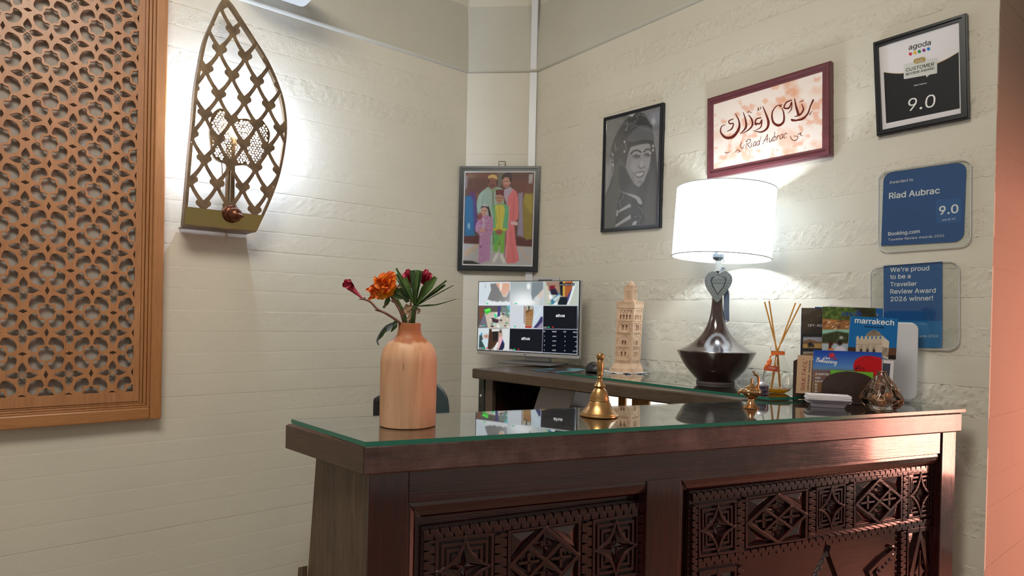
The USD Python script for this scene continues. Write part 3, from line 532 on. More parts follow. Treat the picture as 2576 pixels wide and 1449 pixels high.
# the monochrome portrait
po = [(1517.3, 296), (1667, 257), (1658, 572), (1509, 584)]; pi = [(1524.2, 303.5), (1659.1, 266.9), (1650.2, 564), (1518.8, 575)]
pp = thing('portrait_picture', 'black framed monochrome portrait of a smiling young woman in a headscarf', 'picture', (XR, 1.98, 1.9))
f = frame(pp, RW, po, pi, .022, 'frame_black')
def portrait(x, y, s, t):
    a = Art(x, y, (118, 118, 117)).to((1500, 250), .2347)
    a.poly([(480, 60), (690, 40), (680, 700), (600, 500)], (132, 131, 138), 8); a.oval((612, 240), 22, 35, (190, 190, 195), .5); a.noise(14, 14, 3)
    a.poly([(100, 700), (150, 700), (140, 930), (90, 1050)], (150, 150, 148), 4)
    a.poly([(300, 230), (380, 170), (480, 140), (560, 210), (600, 320), (620, 480), (640, 620), (650, 1340), (80, 1390), (88, 1080), (150, 900), (200, 720), (150, 650), (165, 500), (215, 370)], (60, 60, 64), 1.2, 1, 3)
    a.poly([(85, 1390), (90, 1080), (170, 900), (215, 700), (265, 640), (330, 760), (300, 880), (240, 1080), (200, 1380)], (86, 89, 86), 2.0, .95, 3)
    a.poly([(570, 850), (610, 760), (645, 1000), (650, 1340), (470, 1340), (520, 1100)], (78, 79, 83), 4)
    for k in range(9): a.line([(250+k*6, 700), (215-k*6, 950), (150-k*4, 1250)], 1.0, (105, 107, 104) if k % 2 else (62, 64, 62), .5, .5)
    for k in range(8): a.line([(600+k*4, 800), (600+k*6, 1000), (560+k*9, 1300)], 1.0, (95, 95, 100) if k % 2 else (58, 58, 62), .6, .45)
    a.poly([(330, 440), (380, 350), (470, 285), (560, 285), (605, 350), (612, 440), (500, 430), (400, 455)], (98, 98, 103), 1.2, 1, 3)
    for k in range(11): a.line([(322+k*5, 440-k*2), (400+k*10, 350+k*7-20), (600, 330+k*10)], .7, (150, 150, 156) if k % 2 else (62, 62, 66), .35, .7)
    a.poly([(270, 340), (330, 240), (420, 160), (500, 150), (570, 230), (600, 300), (500, 260), (400, 290), (320, 400), (210, 520)], (58, 57, 60), 1.2, .9, 3)
    for k in range(7): a.line([(250+k*14, 420-k*30), (330+k*20, 290-k*12), (470+k*8, 215-k*4)], .7, (128, 128, 134) if k % 2 else (45, 45, 48), .4, .6)
    a.poly([(332, 165), (421, 143), (385, 190)], (200, 203, 210), .6)
    a.poly([(335, 470), (480, 440), (600, 440), (610, 500), (570, 480), (470, 485), (375, 512), (345, 580), (330, 560)], (44, 44, 47), 1, 1, 2)
    a.poly([(372, 512), (470, 484), (568, 476), (580, 540), (583, 640), (560, 740), (525, 845), (490, 920), (450, 938), (405, 905), (350, 815), (318, 735), (330, 640), (350, 560)], (160, 158, 163), 1.1, 1, 3)
    a.poly([(350, 570), (380, 600), (375, 720), (420, 880), (400, 900), (345, 810), (318, 735)], (140, 138, 143), 3, .8); a.oval((440, 560), 70, 60, (172, 170, 175), .6, .5); a.oval((395, 740), 38, 50, (176, 174, 179), .6, .6); a.oval((545, 720), 25, 50, (172, 170, 176), .6, .6)
    for p, w in (([(372, 582), (400, 555), (440, 546), (478, 565)], 4.2), ([(512, 562), (535, 538), (560, 532), (577, 545)], 3.8)): a.line(p, w, (58, 57, 60), .6)
    for c, r in (((430, 612), 1), ((547, 596), .85)):
        a.oval((c[0], c[1]+2), 42*r, 23*r, (120, 118, 122), .5); a.oval(c, 34*r, 16*r, (66, 65, 68), .3); a.oval((c[0]-3, c[1]), 12*r, 14*r, (35, 35, 37), .3); a.oval((c[0]+4, c[1]+4), 5, 5, (215, 215, 218), .4); a.oval((c[0]-24*r, c[1]+3), 8, 6, (170, 168, 172), .5); a.line([(c[0]-38*r, c[1]+4), (c[0], c[1]-16*r), (c[0]+36*r, c[1]+2)], 1.0, (40, 40, 42), .4)
    a.line([(478, 600), (470, 660), (448, 715)], 1.6, (135, 133, 138), 1.2); a.oval((485, 690), 18, 30, (186, 185, 190), .5, .8); a.line([(450, 722), (470, 738), (492, 735), (522, 718)], 2.0, (92, 90, 94), .8)
    a.poly([(405, 795), (460, 778), (512, 772), (505, 815), (465, 838), (425, 825)], (70, 66, 69), .7, 1, 3); a.poly([(413, 798), (460, 786), (507, 780), (495, 812), (460, 828), (430, 820)], (190, 189, 193), .5, 1, 2); a.line([(405, 795), (450, 780), (512, 770)], 1.3, (105, 100, 104), .5); a.line([(425, 832), (465, 846), (503, 822)], 1.6, (120, 116, 121), .6)
    a.line([(384, 760), (392, 800), (405, 830)], 1.2, (128, 126, 131), .8); a.oval((468, 885), 26, 16, (118, 116, 121), .5, .8); a.line([(540, 740), (545, 790), (520, 840)], 1.2, (132, 130, 135), .8)
    a.poly([(250, 700), (318, 740), (350, 815), (405, 905), (455, 942), (520, 870), (540, 1000), (480, 1080), (270, 980), (240, 880)], (52, 52, 56), 2, .85)
    a.poly([(225, 1130), (270, 1000), (400, 1040), (500, 1130), (540, 1280), (480, 1340), (200, 1370)], (42, 42, 46), 1.2)
    a.poly([(268, 985), (330, 1005), (430, 1030), (478, 1070), (492, 1125), (450, 1115), (425, 1070), (350, 1030)], (178, 178, 180), .7, 1, 2); a.line([(268, 985), (295, 1010), (285, 1060), (250, 1100), (270, 1165)], .9, (190, 190, 192), .4)
    for q in ([(248, 1185), (360, 1115), (376, 1148), (238, 1216)], [(205, 1345), (368, 1232), (372, 1278), (205, 1370)], [(218, 1190), (240, 1185), (232, 1245), (212, 1258)], [(380, 1350), (400, 1310), (440, 1300), (425, 1345)]): a.poly(q, (180, 181, 180), .5)
    for q in ([(450, 1150), (490, 1190), (492, 1230)], [(405, 1260), (470, 1250), (460, 1320)], [(500, 1170), (530, 1250), (535, 1290)]): a.line(q, .9, (160, 160, 165), .4)
    pr = random.Random(2)
    for q in ([(300, 450), (318, 500), (320, 545)], [(328, 250), (332, 290), (322, 325)], [(195, 470), (205, 520), (195, 570)], [(490, 165), (545, 200), (585, 270)], [(600, 480), (612, 510), (606, 550)], [(160, 560), (175, 620), (180, 700)], [(150, 620), (148, 730), (152, 850)], [(155, 640), (160, 760), (172, 820)]):
        a.line(q, 1.6, (165, 164, 168), .5, .8)
    for c in ((303, 455), (302, 560), (178, 700), (172, 650), (608, 545), (578, 577), (175, 590), (610, 500), (322, 325)): a.oval(c, 11, 13, (198, 197, 200), .4)
    for k in range(60):
        q = pr.random(); a.oval((160+q*300+pr.uniform(-20, 20), 640-q*470+pr.uniform(-30, 30)), pr.uniform(4, 9), pr.uniform(5, 12), (pr.choice((40, 95, 130)),)*3, .5, .7)
    return a.c
m_, c_ = grid_print(f, [pi[3], pi[2], pi[1], pi[0]], 150, 290, portrait, dn=-.006); part('print', m_, 'ink', pp, color=c_); part('pane', f.place(extrude(Polygon([f.uv(p) for p in pi]), .0012), dn=-.0045), 'pane', pp)

# the family picture across the corner
fo = [(1155.8, 417.7), (1359.7, 417.3), (1352, 683.5), (1150, 679.7)]; fi = [(1168, 430), (1346.5, 429.5), (1339.5, 670.5), (1162, 667)]
fp = thing('family_picture', 'dark framed colour photograph of two adults and two children in robes', 'picture', (2.2, 2.85, 1.8))
FPL = Plane(SW.p+ga([0, 0, 1.3])+SW.n*.021, SW.u); f = frame(fp, FPL, fo, fi, .025, 'frame_black')
def family(x, y, s, t):
    a = Art(x, y, (104, 66, 58)).to((1150, 410), .1933)
    a.poly([(100, 120), (700, 120), (700, 210), (100, 190)], (122, 78, 68), 5); a.poly([(530, 130), (620, 130), (560, 320), (530, 320)], (120, 115, 105), 4); a.oval((170, 170), 60, 30, (140, 125, 95), .6, .6); a.poly([(700, 230), (1000, 210), (990, 400), (800, 420)], (118, 68, 58), 6)
    a.poly([(90, 940), (975, 990), (970, 1090), (80, 1045)], (92, 38, 40), 2); a.poly([(60, 1045), (980, 1090), (980, 1350), (60, 1350)], (188, 186, 190), 2)
    a.poly([(90, 1150), (260, 1060), (290, 1080), (100, 1230)], (205, 180, 160), 4); a.poly([(800, 1090), (830, 1090), (960, 1280), (930, 1300)], (200, 178, 165), 4); a.poly([(75, 1270), (200, 1275), (320, 1320), (75, 1330)], (45, 42, 38), 2)
    a.poly([(935, 150), (990, 140), (978, 275), (928, 268)], (185, 180, 185), 2); a.poly([(105, 160), (140, 180), (130, 330), (105, 340)], (150, 140, 150), 3)
    a.poly([(160, 380), (235, 395), (262, 620), (255, 860), (200, 880)], (86, 66, 138), 3); a.poly([(110, 430), (165, 425), (205, 480), (222, 880), (240, 945), (98, 955), (100, 520)], (32, 112, 165), 3); a.oval((152, 820), 16, 40, (150, 190, 215), .4); a.oval((122, 375), 22, 40, (110, 80, 72), .4); a.oval((205, 400), 30, 30, (105, 50, 110), .5); a.oval((265, 430), 20, 40, (130, 80, 70), .5)
    a.poly([(795, 395), (855, 380), (868, 970), (780, 940), (800, 700)], (158, 146, 172), 3); a.poly([(880, 390), (988, 395), (975, 990), (900, 1005), (865, 960), (850, 520)], (152, 132, 52), 3); a.poly([(880, 400), (985, 400), (980, 660), (940, 640), (870, 520)], (178, 160, 60), 3, .8); a.oval((962, 330), 34, 60, (120, 72, 55), .4); a.oval((920, 340), 24, 40, (130, 82, 66), .4)
    a.poly([(400, 310), (510, 310), (590, 340), (605, 420), (600, 600), (480, 600), (465, 1100), (428, 1100), (420, 780), (330, 740), (275, 690), (255, 560), (265, 470), (300, 390)], (168, 194, 186), 1.5, 1, 2); a.line([(340, 420), (330, 560), (340, 680)], 2, (140, 170, 165), 1.2); a.line([(468, 360), (468, 560)], 4, (110, 120, 95), 1, .8, 0)
    a.poly([(425, 325), (470, 360), (540, 310), (520, 345), (470, 372), (430, 350)], (140, 180, 110), 1); a.oval((460, 262), 60, 74, (148, 92, 78), .18); a.oval((455, 300), 40, 30, (110, 70, 62), .4, .7); a.line([(428, 292), (455, 298), (480, 288)], 1.2, (80, 40, 40), .6); a.line([(420, 245), (440, 242)], 1.2, (60, 35, 32), .5, 1, 0); a.line([(470, 242), (495, 240)], 1.2, (60, 35, 32), .5, 1, 0); a.line([(405, 215), (412, 260)], 2, (50, 35, 32), .7, 1, 0); a.line([(520, 225), (516, 280)], 2.5, (60, 40, 35), .7, 1, 0)
    a.poly([(402, 208), (408, 168), (455, 150), (510, 162), (524, 218), (480, 200), (430, 196)], (222, 190, 122), .8, 1, 2); a.line([(405, 205), (455, 192), (522, 214)], 1.0, (190, 140, 80), .5)
    a.poly([(640, 350), (700, 330), (765, 365), (795, 470), (795, 720), (745, 800), (775, 1100), (805, 1270), (690, 1305), (632, 1260), (640, 900), (655, 560), (610, 430)], (224, 122, 128), 1.3, 1, 2); a.line([(742, 440), (735, 620), (720, 760)], 1.6, (195, 95, 105), 1); a.line([(680, 560), (660, 900), (640, 1230)], 2, (240, 165, 165), 1); a.line([(700, 900), (715, 1100), (740, 1260)], 3, (205, 105, 112), 2, .8); a.poly([(700, 760), (790, 768), (785, 815), (695, 800)], (222, 192, 195), .8); a.line([(640, 870), (625, 1000), (615, 1230)], 3, (170, 110, 130), 1)
    a.poly([(605, 350), (690, 308), (730, 345), (660, 440), (655, 560), (610, 440)], (188, 172, 194), 1.2); a.oval((640, 250), 47, 72, (206, 152, 134), .18); a.poly([(578, 200), (590, 160), (640, 128), (705, 130), (718, 200), (700, 250), (686, 225), (670, 190), (620, 185), (590, 215)], (62, 34, 34), .9, 1, 2)
    for e in ((618, 240), (655, 238)): a.oval(e, 10, 5, (60, 35, 32), .4)
    a.line([(615, 288), (632, 296), (655, 286)], 1.5, (170, 60, 70), .5); a.oval((688, 262), 5, 10, (235, 225, 220), .4)
    a.poly([(450, 572), (520, 535), (600, 528), (672, 575), (662, 780), (645, 885), (468, 880), (476, 720)], (108, 182, 136), 1.1, 1, 2); a.poly([(498, 548), (600, 540), (622, 610), (588, 870), (503, 870), (490, 620)], (214, 202, 84), 1.6); a.line([(548, 550), (545, 850)], 1, (180, 165, 50), .6, 1, 0); a.poly([(470, 850), (640, 850), (640, 885), (468, 885)], (212, 200, 62), 1); a.line([(500, 620), (515, 780)], 1.5, (80, 150, 105), 1, .8, 0)
    a.poly([(475, 885), (625, 880), (612, 1165), (562, 1178), (552, 1010), (532, 1160), (470, 1150)], (126, 186, 74), 1.0); a.poly([(475, 885), (540, 885), (535, 1000), (480, 1080)], (92, 176, 110), 3, .8)
    a.oval((552, 468), 46, 62, (192, 138, 114), .15); a.oval((505, 455), 7, 14, (170, 110, 90), .4); a.oval((603, 452), 9, 16, (170, 110, 90), .4); a.poly([(502, 352), (555, 343), (609, 352), (606, 434), (560, 410), (503, 418)], (112, 30, 38), .7)
    for e in ((530, 455), (572, 455)): a.oval(e, 9, 5, (50, 30, 28), .4)
    a.line([(535, 492), (550, 494), (568, 490)], 1.2, (150, 80, 75), .5); a.oval((545, 900), 44, 34, (166, 94, 82), .25)
    for e, r in (((500, 1230), -.45), ((592, 1245), .35)): a.oval(e, 22, 75, (228, 224, 220), .2, 1, -r)
    a.poly([(320, 690), (425, 678), (460, 740), (468, 880), (430, 960), (425, 1250), (390, 1275), (275, 1290), (292, 950), (238, 890), (250, 780)], (192, 142, 188), 1.2, 1, 2); a.line([(340, 720), (345, 850)], 5, (210, 190, 215), 1.2, 1, 0); pr = random.Random(5)
    for k in range(90): a.oval((pr.uniform(255, 455), pr.uniform(700, 930)), 6, 6, pr.choice(((160, 85, 130), (215, 180, 215))), .5, .7)
    for k in range(30): a.oval((pr.uniform(285, 320), pr.uniform(930, 1280)), 6, 7, pr.choice(((140, 80, 130), (220, 190, 215))), .5, .8)
    a.oval((350, 628), 42, 58, (216, 168, 154), .15); a.poly([(308, 600), (320, 560), (360, 545), (405, 560), (430, 630), (442, 700), (412, 680), (398, 600), (350, 572), (318, 590)], (46, 30, 30), .8, 1, 2); a.poly([(320, 565), (350, 530), (400, 550), (400, 570), (350, 560)], (205, 205, 215), .7)
    for e in ((335, 622), (368, 622)): a.oval(e, 8, 5, (50, 32, 30), .4)
    a.line([(340, 660), (358, 660)], 1.2, (170, 80, 85), .5, 1, 0); a.oval((325, 875), 40, 24, (214, 160, 148), .3); a.oval((300, 690), 26, 40, (150, 70, 66), .4)
    a.noise(5, 5, 2); e = 3/178
    w = (s < .016) | (s > 1-.016) | (t < .014) | (t > 1-.014); a.c[w] = (222, 222, 226); return a.c
m_, c_ = grid_print(f, [fi[3], fi[2], fi[1], fi[0]], 178, 240, family, dn=-.006); part('print', m_, 'ink', fp, color=c_); part('pane', f.place(extrude(Polygon([f.uv(p) for p in fi]), .0012), dn=-.0045), 'pane', fp)
part('hanger', tube([f.pt(*f.uv((1254, 418)), -.02), f.pt(*f.uv((1254, 404)), -.02), f.pt(*f.uv((1270, 404)), -.02), f.pt(*f.uv((1270, 418)), -.02)], .0022), 'brass_dark', fp)

# the calligraphy picture
co = [(1777.5, 247.9), (2088, 151.8), (2089, 389.8), (1776.8, 449.3)]; ci = [(1792.6, 262), (2066.9, 178.6), (2066.2, 372.2), (1792.6, 425.7)]
cp = thing('calligraphy_picture', 'maroon framed calligraphy of the house name on mottled pink paper', 'picture', (XR, 1.35, 2.1))
f = frame(cp, RW, co, ci, .028, 'frame_maroon', .006)
def blush(x, y, s, t):
    a = Art(x, y, (238, 224, 216)); n = meshkit.fbm(np.column_stack([x/45, y/38, 0*x]), 4, 7); k = np.clip((n-.52)*4, 0, 1); edge = np.clip(np.abs(t-.5)*2, 0, 1)
    a.mask(k*(.35+.65*edge), (226, 172, 146), .9); n2 = meshkit.fbm(np.column_stack([x/18, y/18, 0*x+5]), 3, 3); a.mask(np.clip((n2-.60)*9, 0, 1), (222, 150, 120), .6)
    for c in ((2000, 235), (1955, 218), (1925, 255), (1970, 250), (1985, 200)): a.poly([(c[0]-8, c[1]), (c[0], c[1]-9), (c[0]+8, c[1]-2), (c[0], c[1]+8)], (226, 165, 130), .8, .7)
    return a.c
m_, c_ = grid_print(f, [ci[3], ci[2], ci[1], ci[0]], 120, 80, blush, dn=-.008); cps = part('sheet', m_, 'ink', cp, color=c_)
z6 = lambda p: [(1480+.352*a, 130+.352*b) for a, b in p]
ST = [([(1600, 343), (1578, 392), (1562, 438), (1522, 478), (1450, 492)], [13, 9, 12, 17, 8]), ([(1594, 420), (1574, 447)], [2, 7]), ([(1518, 372), (1530, 408), (1508, 446), (1468, 462)], [5, 11, 14, 4]), ([(1466, 332), (1478, 390), (1494, 446)], [5, 14, 20]), ([(1446, 484), (1474, 490)], [14, 14]), ([(1500, 358), (1530, 345)], [3, 5]),
      ([(1446, 343), (1408, 360), (1392, 398), (1428, 398), (1446, 356), (1444, 408), (1420, 438)], [7, 9, 11, 12, 7, 7, 2]), ([(1380, 376), (1335, 388), (1306, 438), (1314, 500), (1352, 524), (1388, 498), (1390, 440), (1376, 400)], [3, 6, 10, 15, 19, 15, 10, 5]), ([(1362, 382), (1369, 389)], [10, 10]),
      ([(1240, 388), (1264, 448), (1280, 500), (1270, 545), (1228, 572), (1170, 562)], [5, 12, 19, 16, 10, 2]), ([(1226, 470), (1196, 478), (1186, 506), (1218, 512), (1232, 486), (1226, 535), (1190, 560)], [7, 10, 11, 10, 9, 8, 3]), ([(1138, 450), (1160, 480), (1166, 520), (1140, 555), (1096, 582)], [5, 12, 14, 9, 3]), ([(1184, 516), (1193, 520)], [10, 10]),
      ([(1100, 430), (1118, 490), (1118, 540), (1080, 584)], [4, 13, 16, 4]), ([(1044, 440), (1070, 496), (1068, 550), (1028, 604), (976, 612), (940, 575), (944, 535), (972, 518)], [4, 11, 19, 22, 19, 11, 6, 3]), ([(1030, 478), (998, 492), (1004, 512), (1030, 512), (1018, 548), (985, 568)], [5, 8, 9, 8, 10, 3]), ([(1128, 432), (1146, 424)], [3, 5]), ([(1148, 436), (1160, 430)], [3, 4]), ([(1206, 396), (1210, 412), (1200, 418)], [4, 7, 3]), ([(1222, 392), (1226, 402), (1220, 410)], [4, 5, 2])]
sh = unary_union([pen(z6(p), [v*.352*.9 for v in w], 6) for p, w in ST]).simplify(.08); part('lettering', flat_on(f, px_shape(f, sh), -.0075), 'ink_sepia', cps, label='brown brush calligraphy')
part('lettering', script_on(f, 'Riad Aubrac', z6([(1112, 692)])[0], z6([(1408, 612)])[0], .06, .034, .25, -.0075), 'ink_sepia', cps, label='thin handwritten line below the calligraphy')
fl_ = unary_union([pen(z6(p), [1.0, 1.6, .6], 6) for p in ([(1090, 640), (1080, 670), (1095, 690), (1108, 660)], [(1040, 718), (1060, 700), (1078, 712), (1058, 718)], [(968, 716), (985, 722), (1002, 714)], [(1435, 602), (1450, 628), (1478, 630), (1490, 606), (1462, 600)], [(1490, 590), (1512, 578), (1508, 592), (1525, 600)])])
part('flourish', flat_on(f, px_shape(f, fl_), -.0075), 'ink_sepia', cps)

# the award certificate in a black frame
z7 = lambda p: [(2000+.4417*a, .4417*b) for a, b in p]
ao = [(2194.8, 106), (2430, 31), (2436, 295), (2204, 341)]; ai = [(2207.6, 115.7), (2410.8, 52.1), (2416, 284), (2217.3, 326)]
ac = thing('award_certificate', 'black framed award certificate scoring 9.0 on a dark lower half', 'picture', (XR, .77, 2.15))
f = frame(ac, RW, ao, ai, .024, 'frame_black', .005)
def fshape(z): return px_shape(f, Polygon(z7(z)))
acs = part('sheet', flat_on(f, Polygon([f.uv(p) for p in ai]).buffer(.001), -.012), 'ink_paper', ac)
part('dark_field', flat_on(f, fshape([(498, 408), (560, 415), (620, 412), (720, 388), (810, 355), (870, 326), (925, 293), (931, 612), (512, 698)]), -.0113), 'ink_night', acs)
part('gold_line', flat_on(f, px_shape(f, pen(z7([(498, 407), (560, 414), (620, 411), (720, 386), (810, 353), (870, 324), (925, 291)]), [.9, 1.4, 1.8, 1.2], 5)), -.0112), 'ink_gold', acs)
part('lettering', text_on(f, 'agoda', *z7([(640, 279), (765, 249)]), dn=-.0112), 'ink_black', acs)
for c, m_ in zip(((650, 302), (676, 295), (701, 288), (727, 281), (753, 273)), ('red', 'yellow', 'green', 'purple', 'azure')): part('dot', flat_on(f, px_shape(f, Point(z7([c])[0]).buffer(4.0)), -.0112), 'ink_'+m_, acs)
bub = unary_union([Polygon(z7([(618, 368), (797, 330), (797, 408), (618, 440)])).buffer(2.5), Polygon(z7([(738, 418), (772, 410), (742, 436)]))])
part('bubble', flat_on(f, px_shape(f, bub), -.0110), 'ink_silver', acs); part('pill', flat_on(f, px_shape(f, LineString(z7([(682, 344), (722, 334)])).buffer(6)), -.0107), 'ink_gold', acs)
part('lettering', text_on(f, '2024', *z7([(679, 353), (724, 343)]), dn=-.0102), 'ink_white', acs); part('lettering', text_on(f, 'CUSTOMER', *z7([(624, 404), (785, 368)]), dn=-.0105), 'ink_black', acs); part('lettering', text_on(f, 'REVIEW AWARD', *z7([(624, 427), (786, 389)]), dn=-.0105), 'ink_black', acs)
part('lettering', text_on(f, 'Riad Aubrac', *z7([(671, 487), (745, 471)]), dn=-.0108), 'ink_white', acs); part('lettering', text_on(f, '9.0', *z7([(634, 630), (790, 603)]), dn=-.0108), 'ink_white', acs)

# two award plaques in clear acrylic
def rounded(pts, r): return Polygon(pts).buffer(-r).buffer(r, 12)
PS = RW.shift(.012)
a1 = thing('award_plaque', 'dark blue 9.0 score plaque in clear rounded acrylic below the black framed certificate', 'sign', (XR, .77, 1.72))
q = [PS.uv(p) for p in z7([(474, 980), (1004, 898), (1002, 1400), (470, 1438)])]; part('acrylic', PS.place(extrude(rounded(q, .032), .006), dn=-.006), 'clear', a1)
part('acrylic_rim', PS.place(extrude(rounded(q, .032).difference(rounded(q, .032).buffer(-.0014)), .0062), dn=-.0061), 'pvc', a1)
q = [PS.uv(p) for p in z7([(500, 984), (972, 918), (956, 1374), (485, 1400)])]; sh = unary_union([rounded(q, .028), Polygon([q[0]+ga([.003, -.03]), q[3], q[3]+ga([.06, .003]), q[0]+ga([.06, -.02])])])
k1 = part('card', PS.place(extrude(sh, .0008), dn=-.0085), 'ink_blue', a1); part('score_patch', PS.place(extrude(rounded([PS.uv(p) for p in z7([(800, 1135), (944, 1125), (942, 1265), (800, 1274)])], .006), .0005), dn=-.0077), 'ink_blue2', k1)
for s_, a, b, bd in (('Awarded to', (533, 1046), (668, 1028), 0), ('Riad Aubrac', (530, 1131), (820, 1098), 1), ('9.0', (816, 1222), (927, 1209), 1), ('out of 10', (833, 1257), (908, 1249), 0), ('Booking.com', (525, 1341), (706, 1325), 1), ('Traveller Review Awards 2026', (525, 1371), (845, 1347), 0)):
    part('lettering', text_on(PS, s_, *z7([a, b]), bold=bool(bd), dn=-.0071), 'ink_white', k1)
z8 = lambda p: [(1650+.31746*a, 620+.31746*b) for a, b in p]
a2 = thing('winner_plaque', 'blue winner notice in clear rounded acrylic above the brochures', 'sign', (XR, .8, 1.45))
q = [PS.uv(p) for p in z8([(1698, 158), (2407, 105), (2405, 822), (1698, 800)])]; part('acrylic', PS.place(extrude(rounded(q, .035), .006), dn=-.006), 'clear', a2)
part('acrylic_rim', PS.place(extrude(rounded(q, .035).difference(rounded(q, .035).buffer(-.0014)), .0062), dn=-.0061), 'pvc', a2)
q = [PS.uv(p) for p in z8([(1797, 147), (2263, 118), (2263, 803), (1797, 806)])]; k2 = part('card', PS.place(extrude(Polygon(q), .0008), dn=-.0085), 'ink_blue2', a2)
q = [PS.uv(p) for p in z8([(1797, 588), (2263, 590), (2263, 803), (1797, 806)])]; part('card_band', PS.place(extrude(Polygon(q), .0004), dn=-.0077), 'ink_sky', k2)
for s_, a, b, bd in (("We're proud", (1850, 201), (2160, 187), 1), ('to be a', (1850, 257), (2013, 249), 1), ('Traveller', (1850, 316), (2062, 309), 1), ('Review Award', (1850, 374), (2212, 364), 1), ('2026 winner!', (1852, 434), (2190, 425), 1), ('Traveller Review Awards 2026', (1800, 722), (2230, 719), 0)):
    part('lettering', text_on(PS, s_, *z8([a, b]), bold=bool(bd), dn=-.0071), 'ink_white', k2)
# ------------------------------------------------------------------ carved panels of the counter front
def carve_quad(m, pts, d0, name, depth_scale=1.0):
    """unit-square carving onto the panel face (pixels TL, TR, BR, BL), its floor d0 metres behind the frame."""
    pl = FP.shift(d0); P = [pl.pt(*pl.uv(p)) for p in (pts[3], pts[2], pts[1], pts[0])]
    part(name, quadmap(m, P, FP.n), 'mahogany_carved', rc)
def relief(shape, h, z0=0.0): return extrude(shape, h, z0)
def ring4(a, b): return sbox(a, a, 1-a, 1-a).difference(sbox(b, b, 1-b, 1-b))
def star4(c, R, k, n=10):
    pts = []
    for q in range(4):
        t0, t1 = q*math.pi/2, (q+1)*math.pi/2; A, B = ga([math.cos(t0), math.sin(t0)])*R, ga([math.cos(t1), math.sin(t1)])*R; m = (A+B)*k
        for s in np.linspace(0, 1, n, endpoint=False): pts.append((1-s)**2*A+2*s*(1-s)*m+s*s*B)
    return affinity.translate(Polygon(pts), c[0], c[1])
def pyr(P, h):
    """a low pointed facet over a polygon."""
    P = [ga(p) for p in P]; c = sum(P)/len(P); v = [(p[0], p[1], 0) for p in P]+[(c[0], c[1], h)]; n = len(P)
    return trimesh.Trimesh(v, [(i, (i+1) % n, n) for i in range(n)]+[(0, i+1, i) for i in range(1, n-1)], process=False)
def star_tile():
    big, mid = star4((.5, .5), .5, .20), star4((.5, .5), .40, .16)
    ms = [relief(ring4(0, .05), .010), relief(ring4(.10, .145).difference(big), .009), relief(ring4(.19, .235).difference(big), .008), relief(ring4(.28, .33).difference(big), .007), relief(big.difference(mid), .012)]
    inner = star4((.5, .5), .30, .12)
    for q in range(4):
        t = q*math.pi/2; a = ga([math.cos(t), math.sin(t)])*.30+.5
        for sg in (-1, 1):
            b = ga([math.cos(t+sg*math.pi/4), math.sin(t+sg*math.pi/4)])*.085+.5; ms.append(pyr([(.5, .5), tuple(a), tuple(b)] if sg < 0 else [(.5, .5), tuple(b), tuple(a)], .009))
    return cat(*ms)
def lozenge_tile():
    D = Polygon([(.5, 0), (1, .5), (.5, 1), (0, .5)]); d2 = Polygon([(.5, .07), (.93, .5), (.5, .93), (.07, .5)])
    ms = [relief(ring4(-.0, .035), .009), relief(D.difference(d2), .012), relief(unary_union([LineString([(.27, .27), (.73, .73)]).buffer(.022, cap_style=2), LineString([(.27, .73), (.73, .27)]).buffer(.022, cap_style=2)]).intersection(d2), .012)]
    for sx in (0, 1):
        for sy in (0, 1):
            x0, y0 = (.04 if not sx else .96), (.04 if not sy else .96); x1, y1 = (.44 if not sx else .56), (.44 if not sy else .56)
            tri = [(x0, y0), (x1, y0), (x0, y1)] if sx == sy else [(x0, y0), (x0, y1), (x1, y0)]
            ms.append(pyr(tri, .011))
    for cx, cy, kind in ((.5, .72, 0), (.5, .28, 0), (.28, .5, 1), (.72, .5, 1)):
        if kind == 0:
            for a in range(4):
                t = a*math.pi/2; e = ga([math.cos(t), math.sin(t)]); f = ga([-e[1], e[0]]); c = ga([cx, cy])
                ms.append(pyr([tuple(c+e*.03-f*.02), tuple(c+e*.17), tuple(c+e*.03+f*.09)], .011))
        else:
            ms.append(relief(sbox(cx-.14, cy-.022, cx+.14, cy+.022), .009)); ms.append(relief(sbox(cx-.02, cy-.14, cx+.02, cy+.14), .009))
            for k in range(5): ms.append(pyr([(cx-.13+.055*k, cy+.022), (cx-.085+.055*k, cy+.022), (cx-.107+.055*k, cy+.065)], .008))
            for a in (1, -1): ms += [pyr([(cx-.13, cy-.045), (cx-.03, cy-.045), (cx-.03, cy-.125)][::1 if a > 0 else -1], .009)]
    return cat(*ms)
def tall_tile():
    A = Polygon([(.5, 1), (.92, .5), (.5, 0), (.08, .5)]); B = Polygon([(.5, .86), (.76, .5), (.5, .14), (.24, .5)])
    ms = [relief(ring4(0, .05), .010), relief(A.difference(B), .012)]
    for q in ([(.06, .95), (.06, .6), (.42, .95)], [(.94, .95), (.58, .95), (.94, .6)], [(.06, .05), (.42, .05), (.06, .4)], [(.94, .05), (.94, .4), (.58, .05)]): ms.append(pyr(q, .004))
    ms.append(relief(star4((.5, .5), .22, .13), .010)); ms.append(relief(sbox(.48, .28, .52, .74), .012)); return cat(*ms)
def teeth(n, rows=2):
    """a strip cut with interlocking notches along both edges."""
    S = sbox(0, 0, 1, 1); cut = []; w = .5/n
    for k in range(n):
        x = (k+.5)/n; cut.append(Polygon([(x-.10*w*2, 1.0), (x+.16*w*2, 1.0), (x+.10*w*2, .42)])); x = (k+1.0)/n; cut.append(Polygon([(x-.16*w*2, 0), (x+.10*w*2, 0), (x-.06*w*2, .58)]))
    return relief(S.difference(unary_union(cut)).buffer(0), .010)
STAR, LOZ, TALL = star_tile(), lozenge_tile(), tall_tile()
zA = lambda p: [(1500+.4177*a, 1000+.4177*b) for a, b in p]
zB = lambda p: [(850+.3494*a, 1100+.3494*b) for a, b in p]
DP = -.030                                          # the carved board lies behind the frame
